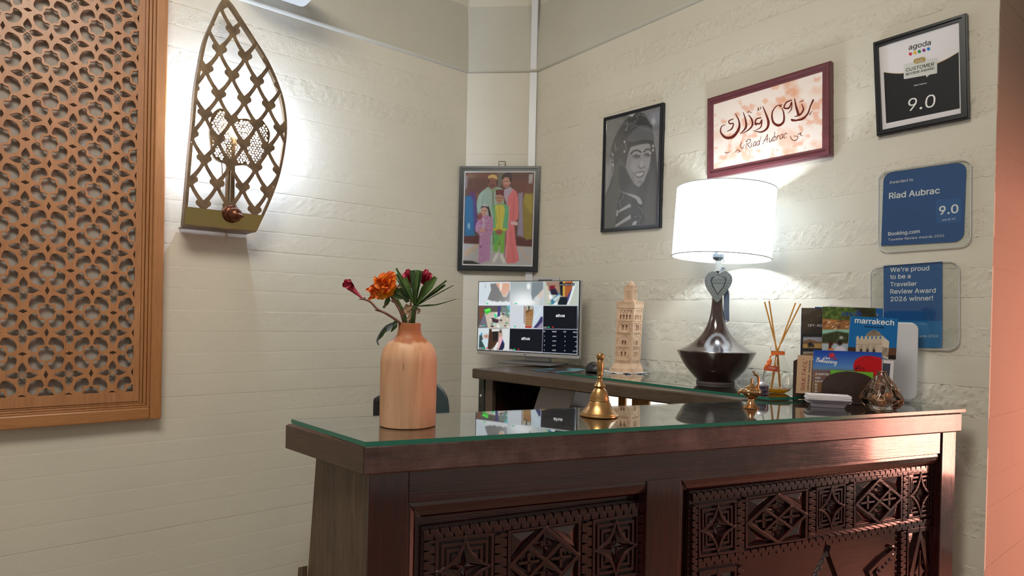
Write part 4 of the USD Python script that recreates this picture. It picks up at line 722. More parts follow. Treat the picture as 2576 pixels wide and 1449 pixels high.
def onp(px, d=DP): return FP.shift(d).uv(px)
def ground(P, name='panel_board'):
    q = [onp(p) for p in P]; z0 = .17
    g = Polygon([q[0], q[1], (q[1][0], z0), (q[0][0], z0)]); part(name, FP.place(extrude(g, .012), dn=DP-.012), 'mahogany_carved', rc)
ground(zA([(560, 566), (2040, 392)])); ground(zB([(605, 655), (2218, 446)]))
def mould(P0, P1, right=True):
    """the sloping moulding between the top rail and the carved board, and down its left side."""
    u0, u1_ = P0, P1; prof = [(zrail+.004, -.006), (zrail-.008, -.004), (zrail-.020, -.006), (zrail-.030, -.011), (zrail-.036, -.018), (zrail-.037, DP), (zrail+.004, DP)]
    v, f = [], []
    for i, (z, d) in enumerate(prof):
        for u, k in ((u0+(zrail-z)*.9 if d > DP else u0, 0), (u1_, 1)): q = FP.pt(u, z, d); v.append(q)
    n = len(prof)
    for i in range(n): j = (i+1) % n; f += [(2*i, 2*j, 2*j+1), (2*i, 2*j+1, 2*i+1)]
    f += [(0, 2*i, 2*(i+1)) for i in range(1, n-1)]+[(1, 2*(i+1)+1, 2*i+1) for i in range(1, n-1)]
    m = trimesh.Trimesh(v, f, process=False); m.fix_normals(); part('moulding', m, 'mahogany', rc)
    v, f = [], []
    prof2 = [(0, -.006), (.006, -.006), (.014, -.010), (.019, -.018), (.020, DP), (0, DP)]
    for du, d in prof2:
        for z in (.17, zrail-.002-du*.9): v.append(FP.pt(u0+du, z, d))
    n = len(prof2)
    for i in range(n): j = (i+1) % n; f += [(2*i, 2*j, 2*j+1), (2*i, 2*j+1, 2*i+1)]
    m = trimesh.Trimesh(v, f, process=False); m.fix_normals(); part('moulding', m, 'mahogany_upright', rc)
mould(u1, onp(zB([(2190, 450)])[0])[0]); mould(u3, onp(zA([(2012, 395)])[0])[0])
for q in (zA([(600, 640), (830, 608), (830, 925), (603, 957)]), zA([(1310, 538), (1485, 512), (1480, 770), (1308, 803)]), zA([(1862, 450), (2005, 432), (2000, 706), (1860, 728)]), zB([(693, 718), (1115, 675), (1108, 1140), (690, 1195)]), zB([(1822, 585), (2152, 535), (2146, 985), (1818, 1035)])): carve_quad(STAR, q, DP, 'star_carving')
for q in (zA([(885, 598), (1262, 543), (1256, 850), (885, 902)]), zA([(1535, 500), (1830, 458), (1826, 733), (1535, 780)]), zB([(1215, 665), (1738, 590), (1732, 1085), (1212, 1160)])): carve_quad(LOZ, q, DP, 'lozenge_carving')
for q in (zA([(1856, 786), (2003, 765), (1994, 1290), (1850, 1330)]), zA([(606, 1040), (830, 1005), (822, 1600), (596, 1660)])): carve_quad(TALL, q, DP, 'tall_carving')
for q, n in ((zA([(566, 574), (2036, 398), (2036, 440), (568, 624)]), 42), (zA([(600, 965), (2000, 722), (1998, 762), (600, 1020)]), 34), (zB([(610, 662), (2214, 452), (2212, 530), (614, 735)]), 25)): carve_quad(teeth(n), q, DP, 'notched_border')
def vstrip(x0, x1, y0, y1, z, n):
    q = z([(x0, y0), (x1, y0-(x1-x0)*.13), (x1-6, y1-(x1-x0)*.13), (x0-6, y1)]); m = teeth(n); v = np.asarray(m.vertices).copy(); m.vertices = np.column_stack([v[:, 1], v[:, 0], v[:, 2]]); m.invert(); carve_quad(m, q, DP, 'notched_border')
for a in ((836, 880, 614, 930, zA, 7), (1266, 1306, 556, 838, zA, 7), (1490, 1531, 520, 785, zA, 7), (1833, 1860, 466, 740, zA, 7), (2009, 2036, 440, 1300, zA, 24), (566, 597, 645, 1340, zA, 16), (1818, 1848, 800, 1300, zA, 14), (836, 872, 1010, 1400, zA, 9), (612, 690, 740, 1300, zB, 8), (1120, 1206, 690, 1250, zB, 8), (1745, 1815, 605, 1200, zB, 8), (2155, 2212, 545, 1300, zB, 11)): vstrip(*a)
def carve_px(shape, h, name): part(name, FP.shift(DP).place(extrude(px_shape(FP.shift(DP), shape), h)), 'mahogany_carved', rc)
carve_px(Polygon(zA([(1395, 888), (1480, 1090), (1500, 1140), (1462, 1140), (1385, 930)])), .010, 'triangle_carving')
for k in range(5):
    x, y = 1380-k*20, 925+k*40; part('triangle_facet', quadmap(pyr([(0, 0), (1, 0), (.9, 1)], .010), [FP.shift(DP).pt(*onp(p)) for p in zA([(x-32, y+50), (x+20, y+30), (x+14, y-15), (x-10, y+10)])], FP.n), 'mahogany_carved', rc)
carve_px(Polygon(zA([(1640, 1085), (1622, 1042), (1705, 958), (1715, 975), (1640, 1045), (1660, 1085)])), .010, 'jar_carving')
carve_px(Polygon(zA([(1700, 965), (1772, 908), (1786, 935), (1790, 970), (1770, 1000), (1765, 1085), (1690, 1085), (1668, 1045)])), .009, 'jar_carving')
part('jar_carving', FP.shift(DP).place(tube([ga([*onp(zA([(1770+20*math.cos(t), 915+24*math.sin(t))])[0]), .006]) for t in np.linspace(-2.6, 2.2, 12)], .004)), 'mahogany_carved', rc)
for k in range(4): part('jar_facet', quadmap(pyr([(0, 0), (1, .2), (.4, 1)], .016), [FP.shift(DP).pt(*onp(p)) for p in zA([(1670+k*22, 1060-k*22), (1700+k*22, 1050-k*22), (1705+k*20, 1010-k*22), (1680+k*22, 1005-k*22)])], FP.n), 'mahogany_carved', rc)

# ------------------------------------------------------------------ table lamp
def stand(px, z): return on_z(px, z)
def px_lathe(name, parent, material, base, prof, y0, s, n=56, smooth=30, label=None):
    part(name, lathe([(r*s, (y0-y)*s) for r, y in prof], base, n), material, parent, smooth=smooth, label=label)
LB = stand((1799.5, 963.5), ZG); s = px_size(LB)*.2346
tl = thing('table_lamp', 'table lamp with dark flared wooden base and tilted white drum shade', 'table lamp', LB)
wood('lamp_wood', (.020, .010, .010), (.055, .022, .020), 'z', .16, 1.5, .9, .0001, .0, 0, .6, 6)
plain('lamp_foot', (.10, .08, .08), .5); plain('candle_white', (.75, .77, .72), .4); plain('nickel', (.25, .28, .32), .3, .8)
px_lathe('body', tl, 'lamp_wood', LB, [(0, 1361), (186, 1361), (205, 1340), (240, 1302), (280, 1258), (318, 1210), (352, 1155), (382, 1100), (404, 1058), (408, 1046), (404, 1038), (385, 1028), (330, 1004), (285, 978), (240, 948), (200, 912), (166, 876), (138, 838), (114, 795), (96, 750), (82, 705), (70, 650), (62, 595), (57, 540), (54, 480), (52, 400), (52, 200), (40, 186), (0, 186)], 1385, s, 72, 25)
px_lathe('foot', tl, 'lamp_foot', LB, [(0, 1385), (196, 1385), (198, 1375), (196, 1362), (0, 1362)], 1385, s)
px_lathe('candle_tube', tl, 'candle_white', LB, [(0, 187), (34, 187), (34, 78), (0, 78)], 1385, s, 24)
px_lathe('socket', tl, 'nickel', LB, [(0, 78), (20, 78), (48, 60), (60, 40), (60, 10), (40, -20), (40, -60), (0, -60)], 1385, s, 24)
SC = on_plane((1819.5, 563), LB, CB); k = px_size(SC); R, H2 = 119.5*k, 86*k; ang = math.radians(4.4)
ax3 = CU*math.cos(math.radians(4.4)+ROL*0)+CR*math.sin(math.radians(4.4)); ax3 = ax3/np.linalg.norm(ax3)
zz = ga([0, 0, 1.0]); wv = np.cross(zz, ax3); sn = np.linalg.norm(wv); wv /= sn; th = math.asin(sn); Kx = ga([[0, -wv[2], wv[1]], [wv[2], 0, -wv[0]], [-wv[1], wv[0], 0]]); RT = np.eye(3)+math.sin(th)*Kx+(1-math.cos(th))*Kx@Kx
def tilt(m): m = as_tm(m).copy(); m.vertices = np.asarray(m.vertices)@RT.T+SC; return m
mat('shade_cloth', {'g': ('geometry', {}), 'n': ('noise_texture', {'scale': 400.0}), 'd': ('diffuse_bsdf', {'color': (.86, .88, .89)}), 't': ('translucent_bsdf', {'color': (.80, .85, .90)}), 'x': ('mix_closure', {'fac': .6}), 'b': ('bump', {'strength': .3, 'distance': .0004})},
    [('g.position', 'n.vector'), ('n.fac', 'b.height'), ('b.normal', 'd.normal'), ('d.BSDF', 'x.closure1'), ('t.BSDF', 'x.closure2')], 'x.closure')
plain('shade_trim', (.60, .62, .62), .7)
shd = part('shade', tilt(lathe([(R, -H2), (R, H2)], n=96)), 'shade_cloth', tl, smooth=True, label='white fabric drum shade')
part('shade_ring', tilt(tube([(R*math.cos(t), R*math.sin(t), H2) for t in np.linspace(0, 2*np.pi, 72, endpoint=False)], .0018, 6, True)), 'shade_trim', shd); part('shade_ring', tilt(tube([(R*math.cos(t), R*math.sin(t), -H2) for t in np.linspace(0, 2*np.pi, 72, endpoint=False)], .0018, 6, True)), 'shade_trim', shd)
for q in range(3):
    t = q*2*math.pi/3+.5; part('spoke', tilt(tube([(.03*math.cos(t), .03*math.sin(t), -H2+.03), (R*math.cos(t), R*math.sin(t), -H2+.003)], .0016)), 'nickel', shd)
BULB = SC+ax3*(-.012)
# the heart-shaped tag and its tassel hang round the lamp's neck
HPL = Plane(LB+ga([0, 0, .3])-CB*0+CB*[1, 1, 0]*.024, CR*[1, 1, 0]); zL = lambda p: [(1680+.2346*a, 640+.2346*b) for a, b in p]
plain('pewter', (.42, .46, .46), .35, .75); plain('pewter_dark', (.07, .09, .10), .5, .3); plain('tassel_blue', (.20, .25, .36), .8)
ht = thing('heart_tag', 'silver heart-shaped key tag engraved with scrolls hanging on the lamp neck', 'key tag', HPL.pt(*HPL.uv((1806, 700))))
hz_ = [(540, 205), (510, 186), (470, 183), (430, 202), (402, 245), (395, 300), (418, 368), (460, 430), (525, 515), (592, 436), (650, 368), (684, 300), (684, 240), (660, 205), (625, 184), (580, 184)]
hs_ = px_shape(HPL, Polygon(spline(np.vstack([zL(hz_), zL(hz_)[:1]]), 4))); hpt = part('plate', HPL.place(extrude(hs_, .003), dn=.0), 'pewter', ht)
ins = px_shape(HPL, Polygon(zL([(500, 238), (470, 245), (455, 275), (470, 340), (530, 440), (600, 350), (626, 275), (610, 245), (565, 238), (605, 252), (615, 280), (592, 345), (530, 425), (482, 335), (468, 280), (478, 255), (500, 244)])).buffer(0)); part('slot', HPL.place(extrude(ins.buffer(.0006), .0006), dn=.0029), 'pewter_dark', hpt)
ih = px_shape(HPL, Polygon(zL([(535, 225), (500, 222), (455, 240), (438, 285), (460, 360), (528, 465), (612, 365), (645, 285), (625, 235), (580, 222)]))); bd = hs_.buffer(-.0015).difference(ih.buffer(.0016)); cur = []
for k in range(26):
    L_ = hs_.buffer(-.008).exterior; p = L_.interpolate(k/26, normalized=True); r_ = .0042 if k % 2 else .0036
    cur.append(LineString([(p.x+(r_-.00045*q)*math.cos(q*.7+k), p.y+(r_-.00045*q)*math.sin(q*.7+k)) for q in range(9)]).buffer(.00055, 2))
part('engraving', HPL.place(extrude(unary_union(cur+[hs_.buffer(-.0012).exterior.buffer(.0004), ih.exterior.buffer(.0005)]).intersection(hs_.buffer(-.0006)), .0004), dn=.003), 'pewter_dark', hpt)
part('lettering', script_on(HPL, 'Riad Aubrac', *zL([(470, 285), (608, 280)]), .10, .008, .2, .003), 'pewter_dark', hpt); part('lettering', text_on(HPL, 'MARRAKECH', *zL([(468, 318), (612, 316)]), dn=.003), 'pewter_dark', hpt)
tz = HPL.shift(-.012)
for k in range(12):
    x = 602+k*5; part('tassel_strand', tube([tz.pt(*tz.uv(zL([q])[0]), .003*math.sin(k*2.1)) for q in ((612+k*2, 330), (x+2, 430), (x, 560), (x-2+k*.3, 715+12*math.sin(k*1.7)))], .0016, 5), 'tassel_blue', ht)
for k in range(9): part('tassel_knot', tube([HPL.pt(*HPL.uv(zL([q])[0]), .006+.002*math.sin(k)) for q in ((545, 205), (560+k*8, 150-18*math.sin(k*.5)), (590+k*5, 130+k*5), (610, 175))], .0014, 5), 'tassel_blue' if k % 2 else 'candle_white', ht)

# ------------------------------------------------------------------ monitor
MU = ga([.379, -.925, 0]); MP = Plane(on_plane((1335, 800), on_z((1337, 913), ZG)+ga([-.04, -.02, 0]), (.925, .379, 0)), MU)
zM = lambda p: [(1180+.1725*a, 690+.1725*b) for a, b in p]
plain('silver_plastic', (.50, .49, .50), .35, .3); plain('stand_grey', (.22, .22, .24), .4, .4)
mo = thing('monitor', 'silver desktop monitor showing a grid of camera views', 'monitor', on_z((1337, 913), ZG))
of = [MP.uv(p) for p in zM([(140, 108), (1618, 78), (1612, 1240), (108, 1162)])]; og_ = [MP.uv(p) for p in zM([(147, 118), (1608, 90), (1584, 1166), (124, 1104)])]
x0, x1 = (of[0][0]+of[3][0])/2, (of[1][0]+of[2][0])/2; y1, y0 = (of[0][1]+of[1][1])/2, (of[2][1]+of[3][1])/2
hou = part('housing', MP.place(rbox((x0, y0, -.030), (x1, y1, .0), .004)), 'silver_plastic', mo)
gx0, gx1, gy1, gy0 = (og_[0][0]+og_[3][0])/2, (og_[1][0]+og_[2][0])/2, (og_[0][1]+og_[1][1])/2, (og_[2][1]+og_[3][1])/2
part('screen_edge', MP.place(extrude(sbox(x0+.001, gy0-.004, x1-.001, y1-.001), .0012), dn=-.0004), 'black_plastic', mo)
bk = MP.shift(-.03); q = bk.uv((1372, 697)); part('camera_hump', MP.place(rbox((q[0]-.075, y1-.03, -.05), (q[0]+.075, y1+.022, -.028), .006)), 'silver_plastic', mo)
part('hump_slot', MP.place(rbox((q[0]-.04, y1-.0, -.029), (q[0]+.04, y1+.006, -.0275), .0005)), 'black_plastic', mo)
def cctv(x, y, s, t):
    a = Art(x, y, (190, 198, 200)).to((1180, 690), .1725); P = a.poly
    P([(140, 110), (602, 105), (600, 452), (130, 455)], (206, 216, 222), 1); P([(310, 140), (400, 130), (500, 330), (540, 330), (602, 220), (602, 445), (480, 445), (270, 365), (320, 230)], (122, 122, 122), 1.5); P([(385, 130), (590, 125), (590, 240), (515, 335)], (214, 166, 142), 1.2); P([(440, 130), (490, 130), (470, 240), (450, 250)], (235, 215, 205), 1.2)
    for k in range(8): a.oval((285+k*42, 415+10*(k % 2)), 24, 26, (226, 230, 232), .3)
    P([(140, 430), (602, 430), (602, 455), (140, 455)], (222, 226, 230), 1.5, .8); a.line([(238, 140), (236, 205)], 1.2, (150, 155, 158), .6)
    P([(600, 105), (1085, 95), (1085, 452), (600, 452)], (164, 174, 174), 1); a.oval((810, 380), 180, 110, (240, 244, 246), .8); P([(920, 115), (1080, 105), (1082, 210), (925, 390), (905, 285)], (126, 136, 140), 1.5); P([(945, 360), (1085, 215), (1085, 300), (1000, 420), (940, 400)], (212, 192, 178), 1.5); a.oval((868, 175), 28, 46, (236, 238, 236), .3); a.oval((800, 410), 130, 40, (244, 246, 248), .6); a.oval((990, 360), 36, 34, (200, 212, 216), .5)
    P([(1085, 95), (1590, 85), (1585, 452), (1085, 452)], (186, 192, 182), 1); P([(1120, 108), (1345, 105), (1335, 330), (1150, 230)], (156, 126, 108), 2); P([(1175, 215), (1260, 205), (1310, 300), (1200, 300)], (52, 46, 62), 1.4); P([(1170, 170), (1250, 160), (1250, 210), (1180, 220)], (120, 40, 52), 1.4); P([(1190, 380), (1320, 262), (1330, 300), (1230, 445), (1190, 440)], (74, 124, 152), 1.4); P([(1220, 360), (1330, 290), (1320, 330), (1250, 400)], (190, 205, 205), 1.4); P([(1320, 105), (1372, 105), (1372, 330), (1330, 300)], (38, 42, 46), 1.2); P([(1366, 110), (1402, 105), (1395, 322), (1366, 318)], (196, 158, 70), 1); P([(1400, 105), (1512, 100), (1500, 230), (1435, 340), (1395, 330)], (164, 92, 56), 1.2); P([(1330, 330), (1465, 330), (1420, 445), (1285, 445)], (36, 42, 48), 1.4); P([(1430, 320), (1490, 220), (1540, 190), (1480, 340), (1430, 420)], (80, 70, 110), 1.6); P([(1520, 160), (1560, 140), (1480, 380), (1450, 445), (1430, 440)], (226, 234, 236), 1.6); a.oval((1180, 330), 30, 34, (240, 244, 246), .35); P([(1120, 180), (1150, 170), (1160, 300), (1200, 440), (1160, 400)], (206, 190, 170), 1.2); P([(1210, 445), (1280, 400), (1300, 445)], (226, 230, 234), 1)
    P([(1315, 134), (1540, 134), (1540, 168), (1315, 168)], (34, 36, 44), .7); P([(130, 455), (600, 455), (596, 785), (125, 780)], (92, 86, 82), 1)
    P([(225, 570), (335, 550), (600, 545), (590, 780), (270, 782)], (198, 186, 168), 1.6); P([(150, 470), (205, 470), (195, 690), (150, 640)], (120, 78, 60), 1.5); P([(205, 600), (235, 600), (270, 780), (200, 780), (150, 760)], (112, 110, 122), 1.5); P([(218, 520), (300, 492), (322, 540), (252, 592)], (76, 190, 70), .8); P([(218, 520), (300, 494), (318, 520), (250, 545)], (96, 238, 82), .8); P([(540, 460), (597, 455), (597, 580)], (102, 186, 196), 1.5); P([(470, 470), (560, 480), (595, 560), (580, 640), (470, 560)], (116, 132, 128), 2)
    pr = random.Random(9)
    for k in range(46): 
        X, Y = pr.uniform(330, 585), pr.uniform(540, 770); w = pr.uniform(10, 34); P([(X-w, Y), (X, Y-w*.6), (X+w, Y), (X, Y+w*.7)], pr.choice(((230, 236, 232), (180, 214, 202), (80, 60, 66), (110, 140, 130), (96, 150, 130), (220, 226, 222))), .8, .85)
    P([(360, 580), (392, 570), (410, 620), (380, 640)], (84, 214, 150), 1); P([(335, 640), (430, 660), (430, 710), (340, 700)], (78, 56, 64), 1); P([(420, 460), (460, 460), (452, 610), (412, 622)], (72, 70, 122), 1.2)
    P([(598, 455), (1080, 455), (1076, 790), (594, 785)], (204, 210, 216), 1); P([(940, 460), (1080, 460), (1076, 640), (940, 780), (915, 780)], (196, 210, 220), 1); P([(820, 470), (870, 460), (940, 470), (940, 560), (915, 780), (818, 780)], (152, 112, 74), .8); P([(830, 460), (930, 460), (935, 520), (830, 525)], (168, 170, 156), 1)
    for k in range(7): a.line([(820, 620+k*26), (915, 618+k*26)], .9, (206, 172, 130), .5, .9, 0)
    for k in range(5): a.line([(835, 560), (850+k*22, 520-k*2)], .8, (90, 62, 40), .5, .8, 0)
    a.line([(806, 460), (804, 710)], 1.6, (112, 66, 46), .6, 1, 0); P([(865, 460), (882, 460), (882, 520), (865, 525)], (70, 52, 40), .6); P([(822, 760), (912, 760), (912, 782), (822, 782)], (180, 48, 56), .8); P([(935, 782), (1000, 700), (1052, 612), (1075, 625), (1075, 790)], (66, 64, 104), .8); P([(980, 788), (1076, 690), (1076, 790)], (150, 140, 160), 1); a.line([(955, 640), (1040, 510)], 1, (232, 238, 244), .8, .9, 0)
    P([(125, 785), (590, 790), (585, 1104), (115, 1098)], (150, 146, 140), 1); P([(130, 790), (290, 785), (305, 1098), (125, 1098)], (206, 218, 220), 1.2); P([(150, 890), (185, 880), (240, 1095), (140, 1095)], (64, 80, 80), 1.2); P([(180, 960), (300, 930), (300, 1095), (250, 1095)], (196, 218, 226), 1.2); a.oval((181, 872), 12, 17, (60, 140, 190), .4); a.oval((250, 905), 34, 26, (180, 130, 110), .6); P([(296, 800), (430, 795), (420, 1000), (310, 1104), (270, 1085)], (78, 56, 46), 1.2); P([(345, 830), (425, 830), (420, 960), (350, 980)], (48, 44, 44), 1.2); P([(330, 800), (440, 795), (440, 830), (330, 835)], (220, 220, 216), 1.2); P([(480, 795), (590, 792), (585, 1104), (500, 1104)], (212, 216, 214), 1.4); P([(440, 900), (492, 895), (480, 1000), (430, 1104), (415, 1060)], (226, 178, 184), 1); P([(436, 850), (470, 840), (475, 900), (440, 925)], (196, 150, 130), 1); a.oval((457, 838), 14, 14, (50, 36, 36), .4); P([(350, 1104), (410, 985), (430, 1000), (400, 1104)], (226, 222, 220), 1); P([(490, 955), (516, 1010), (512, 1070), (485, 1106), (428, 1104)], (48, 48, 72), .9); a.line([(488, 960), (512, 1015)], 1, (70, 80, 190), .6, 1, 0)
    for q in ([(1082, 458), (1590, 462), (1588, 800), (1078, 795)], [(594, 790), (1074, 800), (1066, 1134), (584, 1108)]): P(q, (34, 35, 40), .7)
    P([(1078, 800), (1590, 806), (1580, 1166), (1066, 1138)], (24, 26, 34), .7)
    for q in ([(600, 105), (600, 455), (592, 785), (584, 1106)], [(1086, 95), (1082, 455), (1076, 795), (1066, 1140)], [(140, 455), (600, 455), (1590, 460)], [(125, 782), (594, 788), (1078, 798), (1590, 804)], [(1580, 465), (1572, 1162)], [(118, 1102), (1066, 1138), (1575, 1164)]): a.line(q, .8, (212, 216, 236), .5, .9, 0)
    for c in ((265, 428), (685, 427), (1175, 428), (218, 750), (672, 760), (1163, 772), (210, 1075), (664, 1096)): P([(c[0]-14, c[1]-8), (c[0]+14, c[1]-8), (c[0]+14, c[1]+8), (c[0]-14, c[1]+8)], (50, 200, 120), .6)
    for c in ((1222, 770), (260, 1076), (720, 1094)): a.oval(c, 9, 12, (220, 50, 50), .4)
    return a.c
m_, c_ = grid_print(MP, [MP.pt(gx0, gy0), MP.pt(gx1, gy0), MP.pt(gx1, gy1), MP.pt(gx0, gy1)] and [to_px(MP.pt(gx0, gy0)), to_px(MP.pt(gx1, gy0)), to_px(MP.pt(gx1, gy1)), to_px(MP.pt(gx0, gy1))], 260, 180, cctv, dn=.0010); scr = part('screen', m_, 'screen_ink', mo, color=c_, label='lit screen of camera views')
mat('screen_white', {'e': ('emission', {'color': (.9, .9, .92), 'strength': 1.0})}, [], 'e.emission')
for s_, a, b, bd in (('alhua', (1266, 622), (1396, 622), 1), ('alhua', (764, 955), (886, 957), 1), ('CH', (1080, 842), (1112, 842), 0), ('Kb/S', (1216, 846), (1274, 847), 0), ('CH', (1378, 848), (1414, 849), 0), ('Kb/S', (1520, 853), (1572, 854), 0), ('1', (1098, 910), (1107, 910), 0), ('4153', (1216, 914), (1272, 915), 0), ('5', (1396, 917), (1408, 917), 0), ('4134', (1522, 920), (1572, 921), 0), ('2', (1095, 976), (1107, 976), 0), ('4131', (1216, 980), (1270, 981), 0), ('6', (1394, 986), (1406, 986), 0), ('41', (1546, 990), (1570, 991), 0),
                     ('3', (1094, 1042), (1106, 1042), 0), ('4177', (1214, 1047), (1266, 1048), 0), ('7', (1393, 1054), (1404, 1054), 0), ('41', (1545, 1060), (1569, 1061), 0), ('4', (1092, 1110), (1104, 1110), 0), ('4202', (1212, 1116), (1266, 1117), 0), ('8', (1391, 1122), (1403, 1122), 0), ('4171', (1516, 1128), (1568, 1129), 0), ('12-06-2026 14:18:01', (1320, 161), (1536, 161), 0), ('CAM 4', (144, 760), (202, 760), 0), ('CAM 6', (585, 1106), (648, 1106), 0), ('CAM 7', (1084, 781), (1146, 781), 0), ('CAM 4', (136, 1084), (196, 1084), 0)):
    part('lettering', text_on(MP, s_, *zM([a, b]), bold=bool(bd), dn=.0012, depth=.0002), 'screen_white', scr)
part('logo', text_on(MP, 'hp', *zM([(796, 1180), (826, 1182)]), dn=.0002), 'ink_black', hou); part('power_light', MP.place(lathe([(0, 0), (.0012, 0), (.0012, .0005), (0, .0005)], n=10), *MP.uv(zM([(1516, 1217)])[0]), .0), 'screen_white', hou)
nk = [MP.shift(-.02).uv(p) for p in ((1310, 895), (1379, 897), (1383, 918), (1309, 915))]; sb = MP.shift(-.02); zb = ZG-MP.p[2]
xc = (nk[0][0]+nk[1][0])/2; part('neck', MP.place(rbox((xc-.07, zb+.008, -.085), (xc+.07, y0+.06, -.045), .004)), 'silver_plastic', mo); part('neck_joint', MP.place(rbox((xc-.12, y0-.004, -.055), (xc+.12, y0+.03, -.029), .004)), 'stand_grey', mo)
pl_ = prism([MP.pt(xc-.15, 0, .10)[:2], MP.pt(xc+.15, 0, .10)[:2], MP.pt(xc+.16, 0, -.10)[:2], MP.pt(xc-.16, 0, -.10)[:2]], ZG, ZG+.008, .003); part('stand_foot', pl_, 'stand_grey', mo)

# ------------------------------------------------------------------ mouse, mat, minaret, doily
mp = thing('printed_mat', 'thin printed blue and brown mat lying beside the mouse', 'mat', on_z((1400, 928), ZG))
def matprint(x, y, s, t): a = Art(x, y, (70, 110, 130)); n = meshkit.fbm(np.column_stack([s*5, t*4, 0*s]), 3, 3)[:, None]; a.c = a.c*(1-np.clip((n-.45)*6, 0, 1))+ga([60, 45, 38])*np.clip((n-.45)*6, 0, 1); a.mask(np.clip((s+t-1.15)*4, 0, 1), (120, 165, 180)); return a.c
mq = [on_z(p, ZG)[:2] for p in ((1334, 927), (1403, 935), (1500, 924.5), (1400, 921))]
part('sheet', extrude(Polygon(mq), .0014, ZG-.0085), 'black_plastic', mp); pm = Plane((0, 0, ZG-.0071), (1, 0, 0), (0, 1, 0)); m_, c_ = grid_print(pm, [to_px(ga([*p, ZG-.0071])) for p in mq], 40, 20, matprint, dn=.0004); part('print', m_, 'ink', mp, color=c_)
MB = on_z((1492, 935), ZG); mu_ = thing('computer_mouse', 'black rounded computer mouse on the back desk beside the minaret', 'mouse', MB)
mm = trimesh.creation.icosphere(3); v = np.asarray(mm.vertices).copy(); v[:, 2] = np.where(v[:, 2] < 0, v[:, 2]*.12, v[:, 2]*(1-.12*v[:, 0])); mm.vertices = v*[.060, .034, .040]+MB+[0, 0, .0045]; mm.apply_transform(trimesh.transformations.rotation_matrix(.9, [0, 0, 1], MB)); part('shell', mm, 'black_plastic', mu_, smooth=True)
part('wheel', trimesh.creation.cylinder(.009, .006, transform=trimesh.transformations.translation_matrix(MB+[-.02, -.025, .036])), 'stand_grey', mu_)
part('cable', tube(spline([MB+[.03, .045, .004], MB+[.05, .12, .004], MB+[.06, .19, .004]], 6), .0017, 6), 'black_plastic', mu_)
NB = on_z((1577, 937), ZG); s = px_size(NB)*.2139; al = math.radians(-38.3)
dy = thing('doily', 'white crocheted doily lying under the carved minaret', 'doily', NB); plain('cotton', (.72, .74, .78), .9)
rr = [(.085+.022*abs(math.cos(k*math.pi/9*.5*1.0))**2)*(1) for k in range(72)]
P = [((.083+.018*math.cos(8*t)+.004*math.cos(24*t))*math.cos(t), (.083+.018*math.cos(8*t)+.004*math.cos(24*t))*math.sin(t)) for t in np.linspace(0, 2*np.pi, 96, endpoint=False)]; dg = Polygon(P)
dg = dg.difference(unary_union([Point(.088*math.cos(k*math.pi/4), .088*math.sin(k*math.pi/4)).buffer(.006) for k in range(8)]))
dm = extrude(dg, .0016); dm = trimesh.Trimesh(*trimesh.remesh.subdivide_to_size(dm.vertices, dm.faces, .012)); v = np.asarray(dm.vertices).copy(); r_ = np.hypot(v[:, 0], v[:, 1]); v[:, 2] += np.clip(r_-.065, 0, 1)*.10*(1+np.cos(8*np.arctan2(v[:, 1], v[:, 0])+1)); dm.vertices = v+NB; part('lace', dm, 'cotton', dy, smooth=40)
mat('cedar', {'g': ('geometry', {}), 'n': ('noise_texture', {'scale': 40.0, 'detail': 4.0}), 'r': ('rgb_ramp', {'ramp': [(.35, (.52, .34, .22)), (.7, (.66, .46, .31))]}), 'b': ('bump', {'strength': .5, 'distance': .001}), 'p': ('principled_bsdf', {'roughness': .6})}, [('g.position', 'n.vector'), ('n.fac', 'r.fac'), ('r.color', 'p.base_color'), ('n.fac', 'b.height'), ('b.normal', 'p.normal')])
mn = thing('minaret_model', 'pale carved wooden model of a square minaret on the back desk', 'figurine', NB+[0, 0, .0018])
MR = np.vstack([np.column_stack([ga([[math.cos(YAW-math.pi/2+al), -math.sin(YAW-math.pi/2+al), 0], [math.sin(YAW-math.pi/2+al), math.cos(YAW-math.pi/2+al), 0], [0, 0, 1]]), NB+[0, 0, .0018]]), [0, 0, 0, 1]])
lean = np.eye(4); lean[0:3, 2] = (ga([0, 0, 1.0])+CR*.026)/np.linalg.norm(ga([0, 0, 1.0])+CR*.026)
def mpart(name, m, under=None, **k):
    m = as_tm(m).copy(); v = np.asarray(m.vertices); z = v[:, 2].copy(); m.apply_transform(MR); m.vertices = np.asarray(m.vertices)+np.outer(z, CR*[1, 1, 0]*.026); return part(name, m, 'cedar', under or mn, **k)
yy = lambda y: (1190-y)*s
def frus(w0, w1, z0, z1): return as_tm(m3.Manifold.hull_points(np.array([(sx*w/2, sy*w/2, z) for w, z in ((w0, z0), (w1, z1)) for sx in (-1, 1) for sy in (-1, 1)])))
W0 = 223*s
mpart('plinth', cat(frus(W0*1.27, W0*1.25, 0, yy(1140)), frus(W0*1.20, W0*1.10, yy(1140), yy(1108)), frus(W0*1.10, W0*1.02, yy(1108), yy(1082))))
shaft = m3.Manifold.hull_points(np.array([(sx*w/2, sy*w/2, z) for w, z in ((W0*.985, yy(1084)), (W0*1.0, yy(440))) for sx in (-1, 1) for sy in (-1, 1)]))
cuts = []
def arch(x, z0, w, h): return unary_union([sbox(x-w/2, z0, x+w/2, z0+h-w/2), Point(x, z0+h-w/2).buffer(w/2, 6)])
fw = W0/2; win = []
for k in range(4): win.append(arch((-.27+.18*k)*W0, yy(570), .10*W0, 42*s*1.3))
for k in range(4): 
    for j in range(2): win.append(Polygon([(-.27*W0+.18*W0*k-.03*W0+.09*W0*j*.5, yy(505-j*20)), (-.27*W0+.18*W0*k+.02*W0+.09*W0*j*.5, yy(495-j*20)), (-.27*W0+.18*W0*k-.01*W0+.09*W0*j*.5, yy(482-j*20))]))
